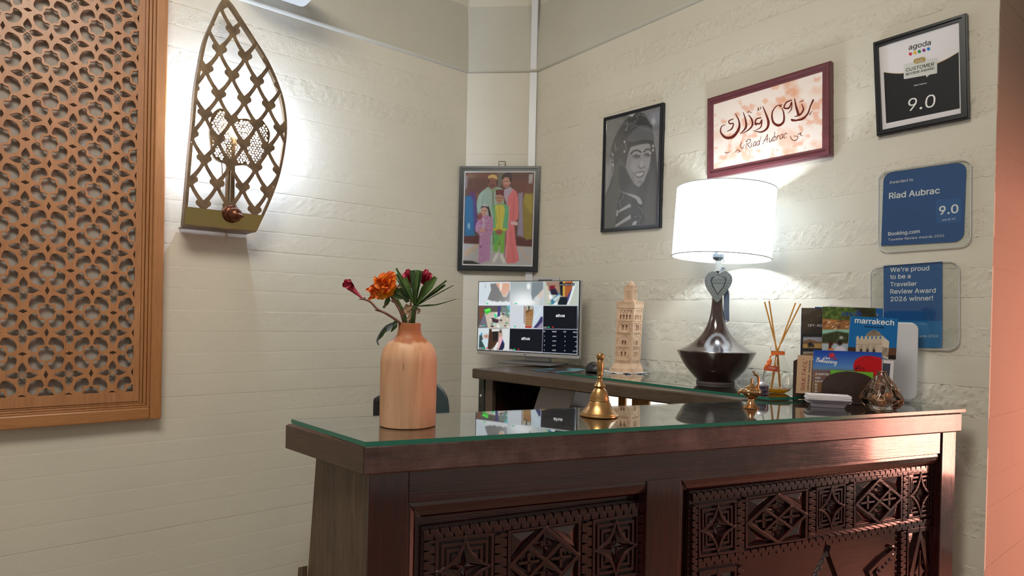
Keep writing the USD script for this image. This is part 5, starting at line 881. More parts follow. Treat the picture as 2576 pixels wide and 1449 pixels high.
for x in (-.10, .10): win += [arch(x*W0, yy(697), .13*W0, 62*s), arch(x*.75*W0, yy(866), .10*W0, 50*s), arch(x*1.0*W0, yy(1000), .11*W0, 55*s)]
for t in np.linspace(.25, math.pi-.25, 8): win.append(Polygon([(.25*W0*math.cos(t)-.02*W0, yy(815)+.21*W0*math.sin(t)), (.25*W0*math.cos(t)+.025*W0, yy(815)+.21*W0*math.sin(t)), (.30*W0*math.cos(t), yy(815)+.27*W0*math.sin(t))]))
win += [Polygon([(-.03*W0, yy(940)), (.03*W0, yy(940)), (0, yy(918))])]
def face_cut(sh, d):
    out = []
    for q in range(4):
        c = m3.Manifold(m3.Mesh(np.asarray(extrude(sh, d).vertices, np.float32), np.asarray(extrude(sh, d).faces, np.uint32))) if False else None
        e = extrude(sh, d); e.merge_vertices(); v = np.asarray(e.vertices); v = np.column_stack([v[:, 0], -fw-.001+v[:, 2], v[:, 1]]); t = q*math.pi/2
        v = np.column_stack([v[:, 0]*math.cos(t)-v[:, 1]*math.sin(t), v[:, 0]*math.sin(t)+v[:, 1]*math.cos(t), v[:, 2]]); out.append(m3.Manifold(m3.Mesh(v.astype(np.float32), np.asarray(e.faces)[:, ::1].astype(np.uint32))))
    return out
bad = 0
pan = sbox(-.39*W0, yy(1070), .39*W0, yy(462)); 
S_ = shaft
def mani(tm):
    tm.merge_vertices(); a = m3.Manifold(m3.Mesh(np.asarray(tm.vertices, np.float32), np.asarray(tm.faces, np.uint32)))
    return a if a.volume() > 0 else m3.Manifold(m3.Mesh(np.asarray(tm.vertices, np.float32), np.asarray(tm.faces)[:, ::-1].astype(np.uint32)))
def cutter(sh, d, q):
    e = extrude(sh, d+.002); v = np.asarray(e.vertices); v = np.column_stack([v[:, 0], -fw-.002+v[:, 2], v[:, 1]]); t = q*math.pi/2
    e.vertices = np.column_stack([v[:, 0]*math.cos(t)-v[:, 1]*math.sin(t), v[:, 0]*math.sin(t)+v[:, 1]*math.cos(t), v[:, 2]]); return mani(e)
for q in range(4):
    S_ = S_-cutter(pan, .0016, q)
    for g in polys(unary_union(win)): S_ = S_-cutter(g, .012, q)
shf = mpart('shaft', S_)
br = []
for q in range(4):
    t = q*math.pi/2
    def fb(x0, x1, z0, z1, d=.0016):
        b = bbox((x0, -fw-.0006+.0, z0), (x1, -fw+.0022, z1)); v = np.asarray(b.vertices); b.vertices = np.column_stack([v[:, 0]*math.cos(t)-v[:, 1]*math.sin(t), v[:, 0]*math.sin(t)+v[:, 1]*math.cos(t), v[:, 2]]); return b
    for y_, rows in ((612, 2), (725, 2), (892, 2), (1050, 3)):
        for j in range(rows):
            for k in range(5): x = (-.36+.145*k+.07*(j % 2))*W0; br.append(fb(x, min(x+.125*W0, .37*W0), yy(y_+j*14), yy(y_+j*14-10)))
    for y_ in (640, 668, 696, 790, 820, 850, 930, 960, 990):
        for sg in (-1, 1): br.append(fb(sg*.36*W0-.05*W0*(sg > 0), sg*.36*W0+.05*W0*(sg < 0), yy(y_), yy(y_-18)))
    for y_ in (612, 756, 905): br.append(fb(-.37*W0, .37*W0, yy(y_-26), yy(y_-22)))
mpart('brick_relief', cat(*br), under=shf, kind='stuff')
mpart('parapet_band', frus(W0*1.04, W0*1.06, yy(440), yy(392)))
cr = []
for q in range(4):
    t = q*math.pi/2
    for k in range(6):
        m = trimesh.creation.extrude_polygon(arch(0, 0, .13*W0, 36*s), .05*W0, engine='earcut'); v = np.asarray(m.vertices); v = np.column_stack([v[:, 0]+(-.44+.176*k)*W0, -fw*1.06+v[:, 2], v[:, 1]+yy(392)]); m.vertices = np.column_stack([v[:, 0]*math.cos(t)-v[:, 1]*math.sin(t), v[:, 0]*math.sin(t)+v[:, 1]*math.cos(t), v[:, 2]]); mpart('crenel', m)
mpart('roof', frus(W0*.98, W0*.98, yy(400), yy(378)))
tur = m3.Manifold.hull_points(np.array([(sx*w/2, sy*w/2, z) for w, z in ((W0*.53, yy(380)), (W0*.50, yy(195))) for sx in (-1, 1) for sy in (-1, 1)])); fw = W0*.26
for q in range(4):
    for j in range(6):
        for k in range(4): tur = tur-cutter(affinity.translate(Polygon([(0, -.02*W0), (.018*W0, 0), (0, .02*W0), (-.018*W0, 0)]), (-.105+.07*k+.035*(j % 2))*W0*.9, yy(335-18*j)), .004, q)
mpart('turret', tur)
for q in range(4):
    t = q*math.pi/2
    for k in range(5):
        m = trimesh.creation.extrude_polygon(arch(0, 0, .08*W0, 22*s), .03*W0, engine='earcut'); v = np.asarray(m.vertices); v = np.column_stack([v[:, 0]+(-.20+.10*k)*W0, -W0*.255+v[:, 2], v[:, 1]+yy(197)]); m.vertices = np.column_stack([v[:, 0]*math.cos(t)-v[:, 1]*math.sin(t), v[:, 0]*math.sin(t)+v[:, 1]*math.cos(t), v[:, 2]]); mpart('crenel', m)
dome = lathe([(W0*.20, 0), (W0*.22, 10*s), (W0*.215, 25*s), (W0*.17, 48*s), (W0*.09, 66*s), (W0*.02, 75*s), (0, 78*s)], (0, 0, yy(190)), 32)
v = np.asarray(dome.vertices).copy(); t = np.arctan2(v[:, 1], v[:, 0]); k = 1+.05*np.cos(8*t); v[:, 0] *= k; v[:, 1] *= k; dome.vertices = v; mpart('dome', dome, smooth=40)
# ------------------------------------------------------------------ reed diffuser, spice pot
zD = lambda p: (1850+.2139*p[0], 740+.2139*p[1])
DB = on_z(zD((488, 1158)), ZG); s = px_size(DB)*.2139
plain('reed', (.62, .30, .05), .6); plain('orange_tie', (.72, .17, .03), .7); plain('orange_tag', (.55, .10, .04), .6)
mat('bottle_glass', {'p': ('principled_bsdf', {'base_color': (.98, .99, .99), 'roughness': 0.0, 'transmission_weight': 1.0, 'ior': 1.25})})
mat('oil', {'p': ('principled_bsdf', {'base_color': (.85, .40, .02), 'roughness': .05, 'transmission_weight': .7, 'ior': 1.2})})
df = thing('reed_diffuser', 'clear glass reed diffuser with orange reeds, tassel and amber oil', 'reed diffuser', DB)
inn = [(0, 1158), (90, 1158), (138, 1132), (168, 1085), (166, 1000), (142, 900), (104, 800), (76, 735), (70, 715), (70, 672), (84, 668), (84, 636)]
P = [(r*s, (1162-y)*s) for r, y in inn]; Q = [(max(r-5, 0)*s, (1162-y+(4 if y > 1150 else 0))*s) for r, y in inn]
part('bottle', lathe(P+Q[::-1], DB, 56), 'bottle_glass', df, smooth=40, label='clear glass bottle')
part('oil', lathe([(0, 5*s), (84*s, 5*s), (130*s, 28*s), (150*s, 54*s), (0, 54*s)], DB, 40), 'oil', df, smooth=40, label='amber oil')
DP_ = Plane(DB, CR*[1, 1, 0])
for (x, y), (x2, y2), n in (((360, 90), (402, 1095), .012), ((388, 80), (530, 1098), -.006), ((712, 104), (420, 1100), .004), ((748, 114), (545, 1090), -.012)):
    part('reed', tube([DP_.pt(*DP_.uv(zD((x, y))), -n), DP_.pt(*DP_.uv(zD((490+(x-490)*.05, 655))), n*.4), DP_.pt(*DP_.uv(zD((x2, y2))), n)], .0026, 6), 'reed', df)
part('collar', lathe([(74*s, (1162-715)*s), (76*s, (1162-715)*s), (76*s, (1162-676)*s), (74*s, (1162-676)*s)], DB, 32), 'orange_tie', df)
D2 = DP_.shift(74*s+.004)
for k in range(11): part('tassel_strand', tube([D2.pt(*D2.uv(zD(q)), .004*math.cos(k)) for q in ((412, 765), (395-k*3+18, 790), (335+k*9, 862-k*4.5+8*math.sin(k*2)))], [.0035, .004, .003], 6), 'orange_tie', df)
part('tassel_cord', tube(spline([D2.pt(*D2.uv(zD(q)), -.004) for q in ((470, 712), (430, 720), (415, 740), (412, 770))], 5), .0022, 6), 'orange_tie', df)
D3 = D2.shift(.004); g = Polygon([D3.uv(zD(q)) for q in ((348, 832), (515, 852), (500, 915), (328, 895))]); dtg = part('tag', D3.place(extrude(g, .001)), 'orange_tag', df); part('lettering', text_on(D3, "l'oranger", zD((388, 868)), zD((470, 880)), dn=.001), 'ink_paper', dtg)
PB = on_z(zD((303, 1183)), ZG); PB = PB+(PB-EYE)/np.linalg.norm(PB-EYE)*[1, 1, 0]*.01; s = px_size(PB)*.2139
mat('purple_enamel', {'p': ('principled_bsdf', {'base_color': (.025, .018, .05), 'roughness': .25, 'coat_weight': .5})}); plain('bead_silver', (.55, .56, .60), .3, .9)
pt_ = thing('spice_pot', 'small round dark purple pot with silver beading behind the brass oil lamp', 'pot', PB)
pbd = part('body', lathe([(0, 0), (76*s, 0), (82*s, 12*s), (82*s, 98*s), (76*s, 104*s), (0, 104*s)], PB, 40), 'purple_enamel', pt_, smooth=40)
part('lid', lathe([(82*s, 104*s), (84*s, 112*s), (70*s, 130*s), (40*s, 146*s), (12*s, 150*s), (10*s, 165*s), (0, 168*s)], PB, 40), 'bead_silver', pt_, smooth=40)
for zz_, n in ((14, 34), (60, 34), (102, 34)):
    part('bead_row', cat(*[trimesh.creation.icosphere(1, 3.6*s).apply_translation(PB+[83*s*math.cos(k*2*math.pi/n), 83*s*math.sin(k*2*math.pi/n), zz_*s]) for k in range(n)]), 'bead_silver', pbd, kind='stuff')
for k in range(8):
    t = k*math.pi/4+.3; c = PB+[83*s*math.cos(t), 83*s*math.sin(t), 80*s]; pl = Plane(c, (-math.sin(t), math.cos(t), 0)); part('diamond', pl.place(extrude(dia(8*s, 13*s), .001)), 'bead_silver', pbd)

# ------------------------------------------------------------------ brass oil lamp and hand bell
plain('brass_bright', (.62, .35, .17), .13, 1.0); plain('brass_satin', (.44, .26, .11), .33, 1.0)
GB = on_z(zD((182, 1342)), ZK); s = px_size(GB)*.2139; GP = Plane(GB, CR*[1, 1, 0])
gn = thing('oil_lamp', 'small polished brass genie oil lamp on a pedestal foot', 'oil lamp', GB)
yy = lambda y: (1345-y)*s
part('foot', lathe([(0, 0), (96*s, 0), (98*s, yy(1336)), (90*s, yy(1326)), (66*s, yy(1308)), (46*s, yy(1280)), (34*s, yy(1250)), (32*s, yy(1235)), (0, yy(1235))], GB, 48), 'brass_bright', gn, smooth=40)
bw = lathe([(0, yy(1236)), (34*s, yy(1236)), (52*s, yy(1222)), (80*s, yy(1200)), (104*s, yy(1170)), (112*s, yy(1145)), (104*s, yy(1128)), (84*s, yy(1116)), (0, yy(1112))], (0, 0, 0), 48)
v = np.asarray(bw.vertices).copy(); v[:, 0] *= np.where(v[:, 0] > 0, 1.0, 1.08); v[:, 1] *= .8; bw.vertices = GP.p+np.outer(v[:, 0], GP.u)+np.outer(v[:, 1], -GP.n)+np.outer(v[:, 2], [0, 0, 1.0])+GP.u*10*s; part('bowl', bw, 'brass_bright', gn, smooth=40)
gp = lambda q, n=0: GP.pt(*GP.uv(zD(q)), n)
part('spout', tube(spline([gp((150, 1175)), gp((110, 1148)), gp((70, 1138)), gp((44, 1150)), gp((36, 1185))], 6), np.interp(np.linspace(0, 1, 25), [0, .5, .85, 1], [44*s, 26*s, 17*s, 10*s]), 14), 'brass_bright', gn, smooth=40)
part('lid', lathe([(74*s, yy(1118)), (70*s, yy(1104)), (58*s, yy(1094)), (60*s, yy(1088)), (40*s, yy(1074)), (24*s, yy(1062)), (14*s, yy(1050)), (13*s, yy(1000)), (15*s, yy(990)), (0, yy(988))], GB, 36), 'brass_satin', gn, smooth=30)
part('lid_beads', cat(*[trimesh.creation.icosphere(1, 5*s).apply_translation(GB+[62*s*math.cos(k*math.pi/13), 62*s*math.sin(k*math.pi/13), yy(1098)]) for k in range(26)]), 'brass_satin', gn, kind='stuff')
part('handle', tube(spline([gp((292, 1140)), gp((262, 1100)), gp((272, 1040)), gp((270, 985)), gp((255, 955)), gp((236, 948)), gp((222, 940))], 6), .0036, 8), 'brass_satin', gn, smooth=40)
lf = Polygon([GP.uv(zD(q)) for q in ((240, 950), (222, 945), (202, 920), (206, 902), (226, 915), (236, 935))]); part('thumb_leaf', GP.place(extrude(lf, .003), dn=-.0015), 'brass_satin', gn)
HB = on_z((1506.9, 1046), ZK); s = px_size(HB)*.1669; bl = thing('hand_bell', 'brass hand bell with turned brass handle on the glass counter', 'bell', HB); yy = lambda y: (1016-y)*s
part('bell_body', lathe([(0, 4*s), (240*s, 4*s), (280*s, 0), (290*s, yy(1008)), (288*s, yy(992)), (272*s, yy(978)), (270*s, yy(968)), (256*s, yy(956)), (246*s, yy(944)), (216*s, yy(912)), (186*s, yy(872)), (168*s, yy(832)), (152*s, yy(796)), (148*s, yy(790)), (152*s, yy(780)), (146*s, yy(760)), (142*s, yy(756)), (144*s, yy(744)), (130*s, yy(700)), (112*s, yy(650)), (92*s, yy(618)), (68*s, yy(592)), (0, yy(588))], HB, 72), 'brass_satin', bl, smooth=28)
bhd = part('handle', lathe([(0, yy(592)), (60*s, yy(592)), (82*s, yy(580)), (86*s, yy(566)), (74*s, yy(545)), (54*s, yy(520)), (42*s, yy(490)), (36*s, yy(455)), (44*s, yy(446)), (46*s, yy(436)), (38*s, yy(424)), (40*s, yy(404)), (46*s, yy(385)), (42*s, yy(350)), (46*s, yy(335)), (54*s, yy(290)), (55*s, yy(245)), (52*s, yy(205)), (40*s, yy(178)), (50*s, yy(160)), (60*s, yy(130)), (58*s, yy(100)), (46*s, yy(80)), (20*s, yy(70)), (0, yy(69))], HB, 48), 'brass_satin', bl, smooth=28)
BP = Plane(HB-CB*0+CB*[1, 1, 0]*57*s, CR*[1, 1, 0]); part('hole', BP.place(lathe([(0, 0), (9*s, 0), (9*s, .0006), (0, .0006)], n=14), 0, yy(98), -.0006), 'black_frame', bhd)
# ------------------------------------------------------------------ wooden vase and flowers
mat('vase_wood', {'g': ('geometry', {}), 'm': ('mapping', {'scale': (9, 9, 1.2)}), 'n': ('noise_texture', {'scale': 3.0, 'detail': 5.0, 'distortion': 1.2}), 'r': ('rgb_ramp', {'ramp': [(.3, (.47, .25, .14)), (.7, (.64, .37, .225))]}),
    'm2': ('mapping', {'scale': (30, 30, 3.5)}), 'n2': ('noise_texture', {'scale': 2.4, 'detail': 3.0}), 'r2': ('rgb_ramp', {'ramp': [(.70, (0, 0, 0)), (.76, (1, 1, 1))]}), 'mc': ('mix_color', {'b': (.12, .055, .03)}),
    'z': ('separate_xyz', {}), 'wn': ('noise_texture', {'scale': 30.0, 'detail': 3.0}), 'wa': ('math', {'math_type': 'multiply_add', 'value2': .05}), 'wl': ('map_range', {'from_min': 1.262, 'from_max': 1.270, 'clamp': True}), 'md': ('mix_color', {'b': (.34, .115, .045)}),
    'p': ('principled_bsdf', {'roughness': .5, 'specular_ior_level': .35})},
    [('g.position', 'm.vector'), ('m.vector', 'n.vector'), ('n.fac', 'r.fac'), ('g.position', 'm2.vector'), ('m2.vector', 'n2.vector'), ('n2.fac', 'r2.fac'), ('r2.color', 'mc.fac'), ('r.color', 'mc.a'),
     ('g.position', 'z.vector'), ('g.position', 'wn.vector'), ('wn.fac', 'wa.value1'), ('z.z', 'wa.value3'), ('wa.value', 'wl.value'), ('wl.result', 'md.fac'), ('mc.result', 'md.a'), ('md.result', 'p.base_color')])
VB = on_z((1025.5, 1068), ZK); s = px_size(VB)*.558; yy = lambda y: (775-y)*s
va = thing('wooden_vase', 'pale turned wooden bottle vase with a dark water stain at its neck', 'vase', VB)
part('body', lathe([(0, 0), (122*s, 0), (125.5*s, 3*s), (126*s, yy(600)), (126*s, yy(490)), (123*s, yy(462)), (114*s, yy(432)), (98*s, yy(408)), (80*s, yy(394)), (63*s, yy(380)), (54*s, yy(364)), (50*s, yy(345)), (50*s, yy(320)), (48*s, yy(317)), (42*s, yy(319)), (40*s, yy(350)), (40*s, yy(600)), (0, yy(600))], VB, 72), 'vase_wood', va, smooth=35)
VP_ = Plane(VB, CR*[1, 1, 0]); zF = lambda p: (840+.1725*p[0], 650+.1725*p[1])
vp = lambda q, n=0.0: VP_.pt(*VP_.uv(zF(q)), n)
def leafmat(name, c0, c1, sc=60, rough=.45, tr=.3):
    mat(name, {'g': ('geometry', {}), 'n': ('noise_texture', {'scale': sc, 'detail': 4.0}), 'r': ('rgb_ramp', {'ramp': [(.3, c0), (.7, c1)]}), 'p': ('principled_bsdf', {'roughness': rough}), 't': ('translucent_bsdf', {}), 'x': ('mix_closure', {'fac': tr})},
        [('g.position', 'n.vector'), ('n.fac', 'r.fac'), ('r.color', 'p.base_color'), ('r.color', 't.color'), ('p.BSDF', 'x.closure1'), ('t.BSDF', 'x.closure2')], 'x.closure')
leafmat('petal_orange', (.72, .07, .008), (.90, .26, .012), 70); leafmat('petal_yellow', (.85, .33, .012), (.90, .45, .02), 60); leafmat('petal_crimson', (.24, .006, .03), (.48, .015, .06), 70); leafmat('petal_pink', (.50, .05, .12), (.62, .12, .18), 60)
leafmat('leaf_green', (.035, .085, .012), (.085, .16, .03), 50); leafmat('leaf_dark', (.02, .055, .012), (.055, .10, .025), 80); leafmat('leaf_grey', (.10, .13, .14), (.22, .25, .28), 60); leafmat('leaf_dry', (.42, .27, .15), (.58, .42, .28), 80); leafmat('twig', (.10, .035, .025), (.20, .08, .05), 120, .6, .05); leafmat('stem_green', (.06, .11, .02), (.12, .17, .05), 60, .5, .05)
def blade(pts, ws, bow=.15, ndir=None, thick=.0006):
    """a leaf or petal as a thin curved solid along a spine of 3-D points, ws: half widths, bow: how far its sides curl."""
    p = spline(pts, 5); K = len(p); w = np.interp(np.linspace(0, 1, K), np.linspace(0, 1, len(ws)), ws); t = np.gradient(p, axis=0); t /= np.linalg.norm(t, axis=1, keepdims=True)+1e-12
    nd = np.asarray(VP_.n if ndir is None else ndir, float); side = np.cross(t, nd); side /= np.linalg.norm(side, axis=1, keepdims=True)+1e-9; nn = np.cross(side, t)
    J = np.linspace(-1, 1, 5); v = np.concatenate([(p[:, None]+side[:, None]*(J*1.0)[None, :, None]*w[:, None, None]+nn[:, None]*(bow*(J**2)[None, :, None]*w[:, None, None]+o)) for o in (thick/2, -thick/2)]).reshape(-1, 3); f = []
    for q in (0, 1):
        for i in range(K-1):
            for j in range(4):
                a = q*K*5+i*5+j; b = [(a, a+1, a+6), (a, a+6, a+5)]; f += b if q else [x[::-1] for x in b]
    for i in range(K-1):
        for j in (0, 4): a = i*5+j; b = a+K*5; f += [(a, a+5, b+5), (a, b+5, b)] if j == 0 else [(a, b+5, a+5), (a, b, b+5)]
    return trimesh.Trimesh(v, f, process=False)
u = px_size(VB)*.1725                                # metres per pixel of the close-up the flowers are measured in
# orange rose
rose = thing('orange_rose', 'open orange rose with yellow-backed petals leaning left out of the vase', 'rose', vp((1020, 940)))
part('stem', tube(spline([vp((1060, 1020), -.008), vp((1030, 860), -.008), vp((985, 740), -.004), vp((900, 590), 0), vp((800, 520), .004)], 6), .0042, 8), 'stem_green', rose, smooth=True)
def petal3(c, tip, w, n0, n1, m, bow=.5, cup=.0): part('petal', blade([vp(c, n0), vp(((c[0]+tip[0])/2+cup, (c[1]+tip[1])/2-cup), (n0+n1)/2+.006), vp(tip, n1)], [w*.35*u, w*u, w*1.1*u, w*.72*u, w*.2*u], bow), m, rose, smooth=True)
pr = random.Random(3)
C0 = (760, 460)
for tip, w, n1, m in (((640, 590), 70, .004, 'petal_yellow'), ((700, 600), 80, .010, 'petal_yellow'), ((800, 570), 80, .006, 'petal_yellow'), ((890, 480), 80, -.002, 'petal_yellow'), ((915, 400), 70, .000, 'petal_yellow'), ((545, 540), 62, .008, 'petal_orange'), ((500, 605), 40, .004, 'petal_orange'), ((475, 460), 55, .006, 'petal_orange'), ((520, 420), 70, -.004, 'petal_orange'), ((590, 330), 75, -.006, 'petal_orange'), ((690, 210), 85, -.008, 'petal_orange'), ((730, 210), 70, -.002, 'petal_orange'), ((820, 185), 78, -.006, 'petal_orange'), ((880, 200), 70, .002, 'petal_orange'), ((920, 250), 66, .006, 'petal_orange'), ((915, 330), 60, .010, 'petal_orange')): petal3(C0, tip, w, 0, n1, m)
for k in range(22):
    t = pr.uniform(0, 6.28); r_ = pr.uniform(30, 130); c = (720+pr.uniform(-50, 70), 400+pr.uniform(-40, 40)); petal3(c, (c[0]+r_*math.cos(t)*1.15-20, c[1]+r_*.85*math.sin(t)-25), pr.uniform(26, 50), .010+pr.uniform(0, .008), .016+pr.uniform(0, .010), 'petal_orange', pr.uniform(.4, .9))
petal3((740, 500), (850, 440), 40, .014, .020, 'petal_orange'); petal3((700, 520), (780, 400), 36, .018, .022, 'petal_orange'); petal3((600, 500), (560, 420), 40, .014, .018, 'petal_orange'); petal3((660, 530), (610, 560), 40, .012, .014, 'petal_orange')
for pts, w, m in (([(800, 530), (790, 610), (770, 660), (715, 725)], 34, 'leaf_green'), ([(760, 600), (750, 680), (745, 735)], 16, 'leaf_dry'), ([(850, 520), (930, 560), (1020, 590)], 46, 'leaf_green'), ([(880, 490), (960, 470), (1030, 520), (1100, 600)], 60, 'leaf_green')): part('sepal', blade([vp(q, .002) for q in pts], [w*.5*u, w*u, w*.8*u, w*.15*u], .3), m, rose, smooth=True)
# crimson bud on a long twig, with its drooping leaf
bud = thing('crimson_bud', 'closed crimson trumpet flower on a long bare twig reaching left', 'flower', vp((980, 950)))
part('twig', tube(spline([vp((1010, 990), .012), vp((960, 920), .018), vp((800, 810), .022), (vp((660, 740), .02)), vp((560, 640), .018), vp((430, 585), .016)], 6), np.linspace(.0022, .0034, 31)[::-1], 8), 'twig', bud, smooth=True)
for a, b in (((560, 640), (545, 605)), ((540, 630), (500, 600)), ((500, 615), (465, 570)), ((450, 600), (390, 600)), ((470, 600), (480, 570)), ((690, 770), (620, 755)), ((800, 812), (808, 800))): part('spur', tube([vp(a, .017), vp(b, .018)], [.0022, .0008], 6), 'twig', bud)
tr = spline([vp((440, 590), .016), vp((370, 520), .018), vp((300, 450), .020), vp((230, 385), .02), vp((205, 365), .02)], 8)
part('tube', tube(tr, np.interp(np.linspace(0, 1, len(tr)), [0, .2, .6, 1], [.0022, .0034, .0085, .0115]), 14), 'petal_pink', bud, smooth=True, label='pink throat')
for k in range(7):
    t = k*.9; a = ga([math.cos(t), math.sin(t)])*48; part('petal', blade([vp((320, 460), .020+.008*math.sin(t*2)), vp((250+a[0]*.5*.7, 385+a[1]*.5*.7), .022+.011*math.sin(t*1.3)), vp((205+a[0]*1.15+25, 362+a[1]*1.1+12), .020+.011*math.sin(t*1.3))], [.003, .008, .009, .004], .5), 'petal_crimson', bud, smooth=True)
for pts, ws, m in (([(975, 930), (900, 960), (830, 1005), (770, 1050), (705, 1130), (670, 1200), (690, 1262)], [4, 30, 44, 34, 22, 14, 8], 'leaf_grey'), ([(930, 910), (925, 985), (868, 1068)], [22, 34, 6], 'leaf_dark'), ([(800, 1010), (740, 1110), (690, 1180)], [10, 24, 6], 'leaf_dark')): part('leaf', blade([vp(q, .028-.0004*i) for i, q in enumerate(pts)], [w*u for w in ws], .35), m, bud, smooth=True)
# red blossoms behind the palm fan
for c, lbl, tips in (((1090, 330), 'crimson flower showing left of the trimmed palm leaf', [(1000, 210), (1060, 150), (1110, 190), (1115, 300), (1110, 385), (1020, 280), (1080, 390)]), ((1300, 330), 'crimson flower with pink throat right of the trimmed palm leaf', [(1345, 155), (1410, 215), (1425, 290), (1280, 190), (1230, 200), (1250, 330), (1380, 330), (1300, 380)])):
    fw_ = thing('red_flower', lbl, 'flower', vp((1090, 960))); part('twig', tube(spline([vp((1085, 1010), -.012), vp((1100, 760), -.02), vp((c[0], c[1]+120), -.024), vp(c, -.022)], 5), .002, 7), 'twig', fw_, smooth=True)
    for k, tp in enumerate(tips): part('petal', blade([vp(c, -.022), vp(((c[0]+tp[0])/2, (c[1]+tp[1])/2), -.012-.002*k), vp(tp, -.016)], [20*u, 46*u, 50*u, 22*u], .5), 'petal_crimson' if not (c[0] > 1200 and k == 6) else 'petal_pink', fw_, smooth=True)
tw = thing('bare_twig', 'thin brown twig with dry leaves rising between the rose and the palm', 'twig', vp((1040, 960)))
part('stick', tube(spline([vp((1035, 1000), .004), vp((985, 800), .006), vp((930, 690), .006), vp((870, 600), .004), vp((830, 530), .002)], 5), .0028, 7), 'twig', tw, smooth=True); part('spur', tube([vp((880, 640), .006), vp((828, 610), .006)], [.002, .001], 6), 'twig', tw); part('stick', tube(spline([vp((1045, 1000), .0), vp((1010, 780), .0), vp((1060, 670), -.004)], 5), .002, 7), 'twig', tw)
for pts, ws, m in (([(1150, 700), (1090, 720), (1075, 760), (1110, 800)], [20, 44, 46, 20], 'leaf_dry'), ([(1210, 720), (1250, 760), (1235, 810)], [14, 26, 10], 'leaf_dry'), ([(1050, 810), (1110, 800), (1120, 850), (1070, 900)], [20, 30, 26, 10], 'leaf_dry'), ([(1035, 900), (1030, 850), (1020, 840)], [30, 34, 8], 'leaf_dark'), ([(1090, 640), (1060, 590), (1000, 530)], [26, 40, 12], 'leaf_dark'), ([(1130, 760), (1120, 860), (1080, 930)], [10, 14, 5], 'leaf_dry'), ([(940, 420), (990, 400), (1040, 350)], [20, 34, 8], 'leaf_dry')): part('leaf', blade([vp(q, .008) for q in pts], [w*u for w in ws], .3), m, tw, smooth=True)
# trimmed palm fan
pf = thing('palm_fan', 'trimmed green palm leaf fan with cut blades on a thick stalk', 'palm leaf', vp((1155, 960)))
part('stalk', tube(spline([vp((1150, 1010), .006), vp((1165, 880), .010), vp((1185, 740), .012), vp((1195, 700), .012)], 5), .0056, 10), 'leaf_dark', pf, smooth=True)
FN = (1200, 700)
for tip, w0, w1, n, m in (((925, 150), 16, 14, .012, 'leaf_green'), ((945, 225), 34, 34, .010, 'leaf_dark'), ((1050, 290), 40, 40, .014, 'leaf_green'), ((1163, 180), 42, 42, .012, 'leaf_dark'), ((1245, 180), 26, 26, .018, 'leaf_green'), ((1285, 190), 26, 24, .014, 'leaf_dark'), ((1500, 280), 60, 30, .016, 'leaf_green'), ((1650, 330), 18, 12, .012, 'leaf_green'), ((1630, 390), 20, 14, .010, 'leaf_dark'), ((1755, 395), 9, 4, .012, 'leaf_dark'), ((920, 285), 10, 6, .016, 'leaf_dark'), ((1400, 350), 56, 48, .008, 'leaf_green')):
    part('blade', blade([vp(FN, .012), vp((FN[0]+(tip[0]-FN[0])*.5, FN[1]+(tip[1]-FN[1])*.5), n+.004), vp(tip, n)], [8*u, w0*.55*u, w0*u, w1*u], .35), m, pf, smooth=True)
part('blade', blade([vp(FN, .012), vp((1380, 690), .018), vp((1530, 675), .02), vp((1800, 595), .02)], [8*u, 14*u, 9*u, 3*u], .3), 'leaf_dark', pf, smooth=True)

# ------------------------------------------------------------------ leaflet holder and leaflets
BU = ga([.53, -.85, 0]); B0 = Plane(on_z((2130, 1016), ZK), BU)
wood('holder_wood', (.025, .011, .008), (.05, .022, .017), 'x', .45, 1, .1, .0003, 0, .001)
lh = thing('leaflet_holder', 'dark brown wooden leaflet holder with an arched front', 'leaflet holder', B0.p)
def bz(px, d): return B0.shift(d).uv(px)
H0 = 0.0005
def poly_on(d, pts, h, parent, m, name): pl = B0.shift(d); part(name, pl.place(extrude(Polygon([pl.uv(p) for p in pts]), h)), m, parent)
def grounded(d, pts): pl = B0.shift(d); a = [pl.uv(p) for p in pts]; return [(a[0][0], H0)]+[tuple(x) for x in a]+[(a[-1][0], H0)]
F0 = .0
part('front_panel', B0.place(extrude(Polygon(grounded(F0, [(2065.5, 985), (2068, 962), (2078, 949), (2092, 941), (2110, 936), (2130, 934), (2152, 936), (2172, 941), (2188, 948), (2194, 954), (2194, 990)])), .006)), 'holder_wood', lh)
part('middle_panel', B0.shift(-.030).place(extrude(Polygon(grounded(-.03, [(2034, 990), (2036, 930), (2044, 924), (2205, 930), (2205, 990)])), .005)), 'holder_wood', lh)
part('back_panel', B0.shift(-.064).place(extrude(Polygon(grounded(-.064, [(1994, 990), (1996, 908), (2006, 903), (2225, 916), (2225, 990)])), .005)), 'holder_wood', lh)
a, b = bz((2030, 1000), -.03)[0], bz((2200, 1000), -.03)[0]; part('base', B0.place(extrude(sbox(a, H0, b, .012), .058), dn=-.06), 'holder_wood', lh)
def sheet(name, label, cat_, d, quad, m, th=.0012, group=None):
    pl = B0.shift(d); t = thing(name, label, cat_, pl.pt(*pl.uv(((quad[0][0]+quad[3][0])/2, quad[3][1]))), group); part('sheet', pl.place(extrude(Polygon([pl.uv(p) for p in quad]), th), dn=-th), m, t); return t, pl
zH = lambda p: [(1990+.20707*a, 750+.20707*b) for a, b in p]
def pq(t, pl, quad, nu, nv, fn): m_, c_ = grid_print(pl, [quad[3], quad[2], quad[1], quad[0]], nu, nv, fn, dn=.0003); part('print', m_, 'ink', t, color=c_)
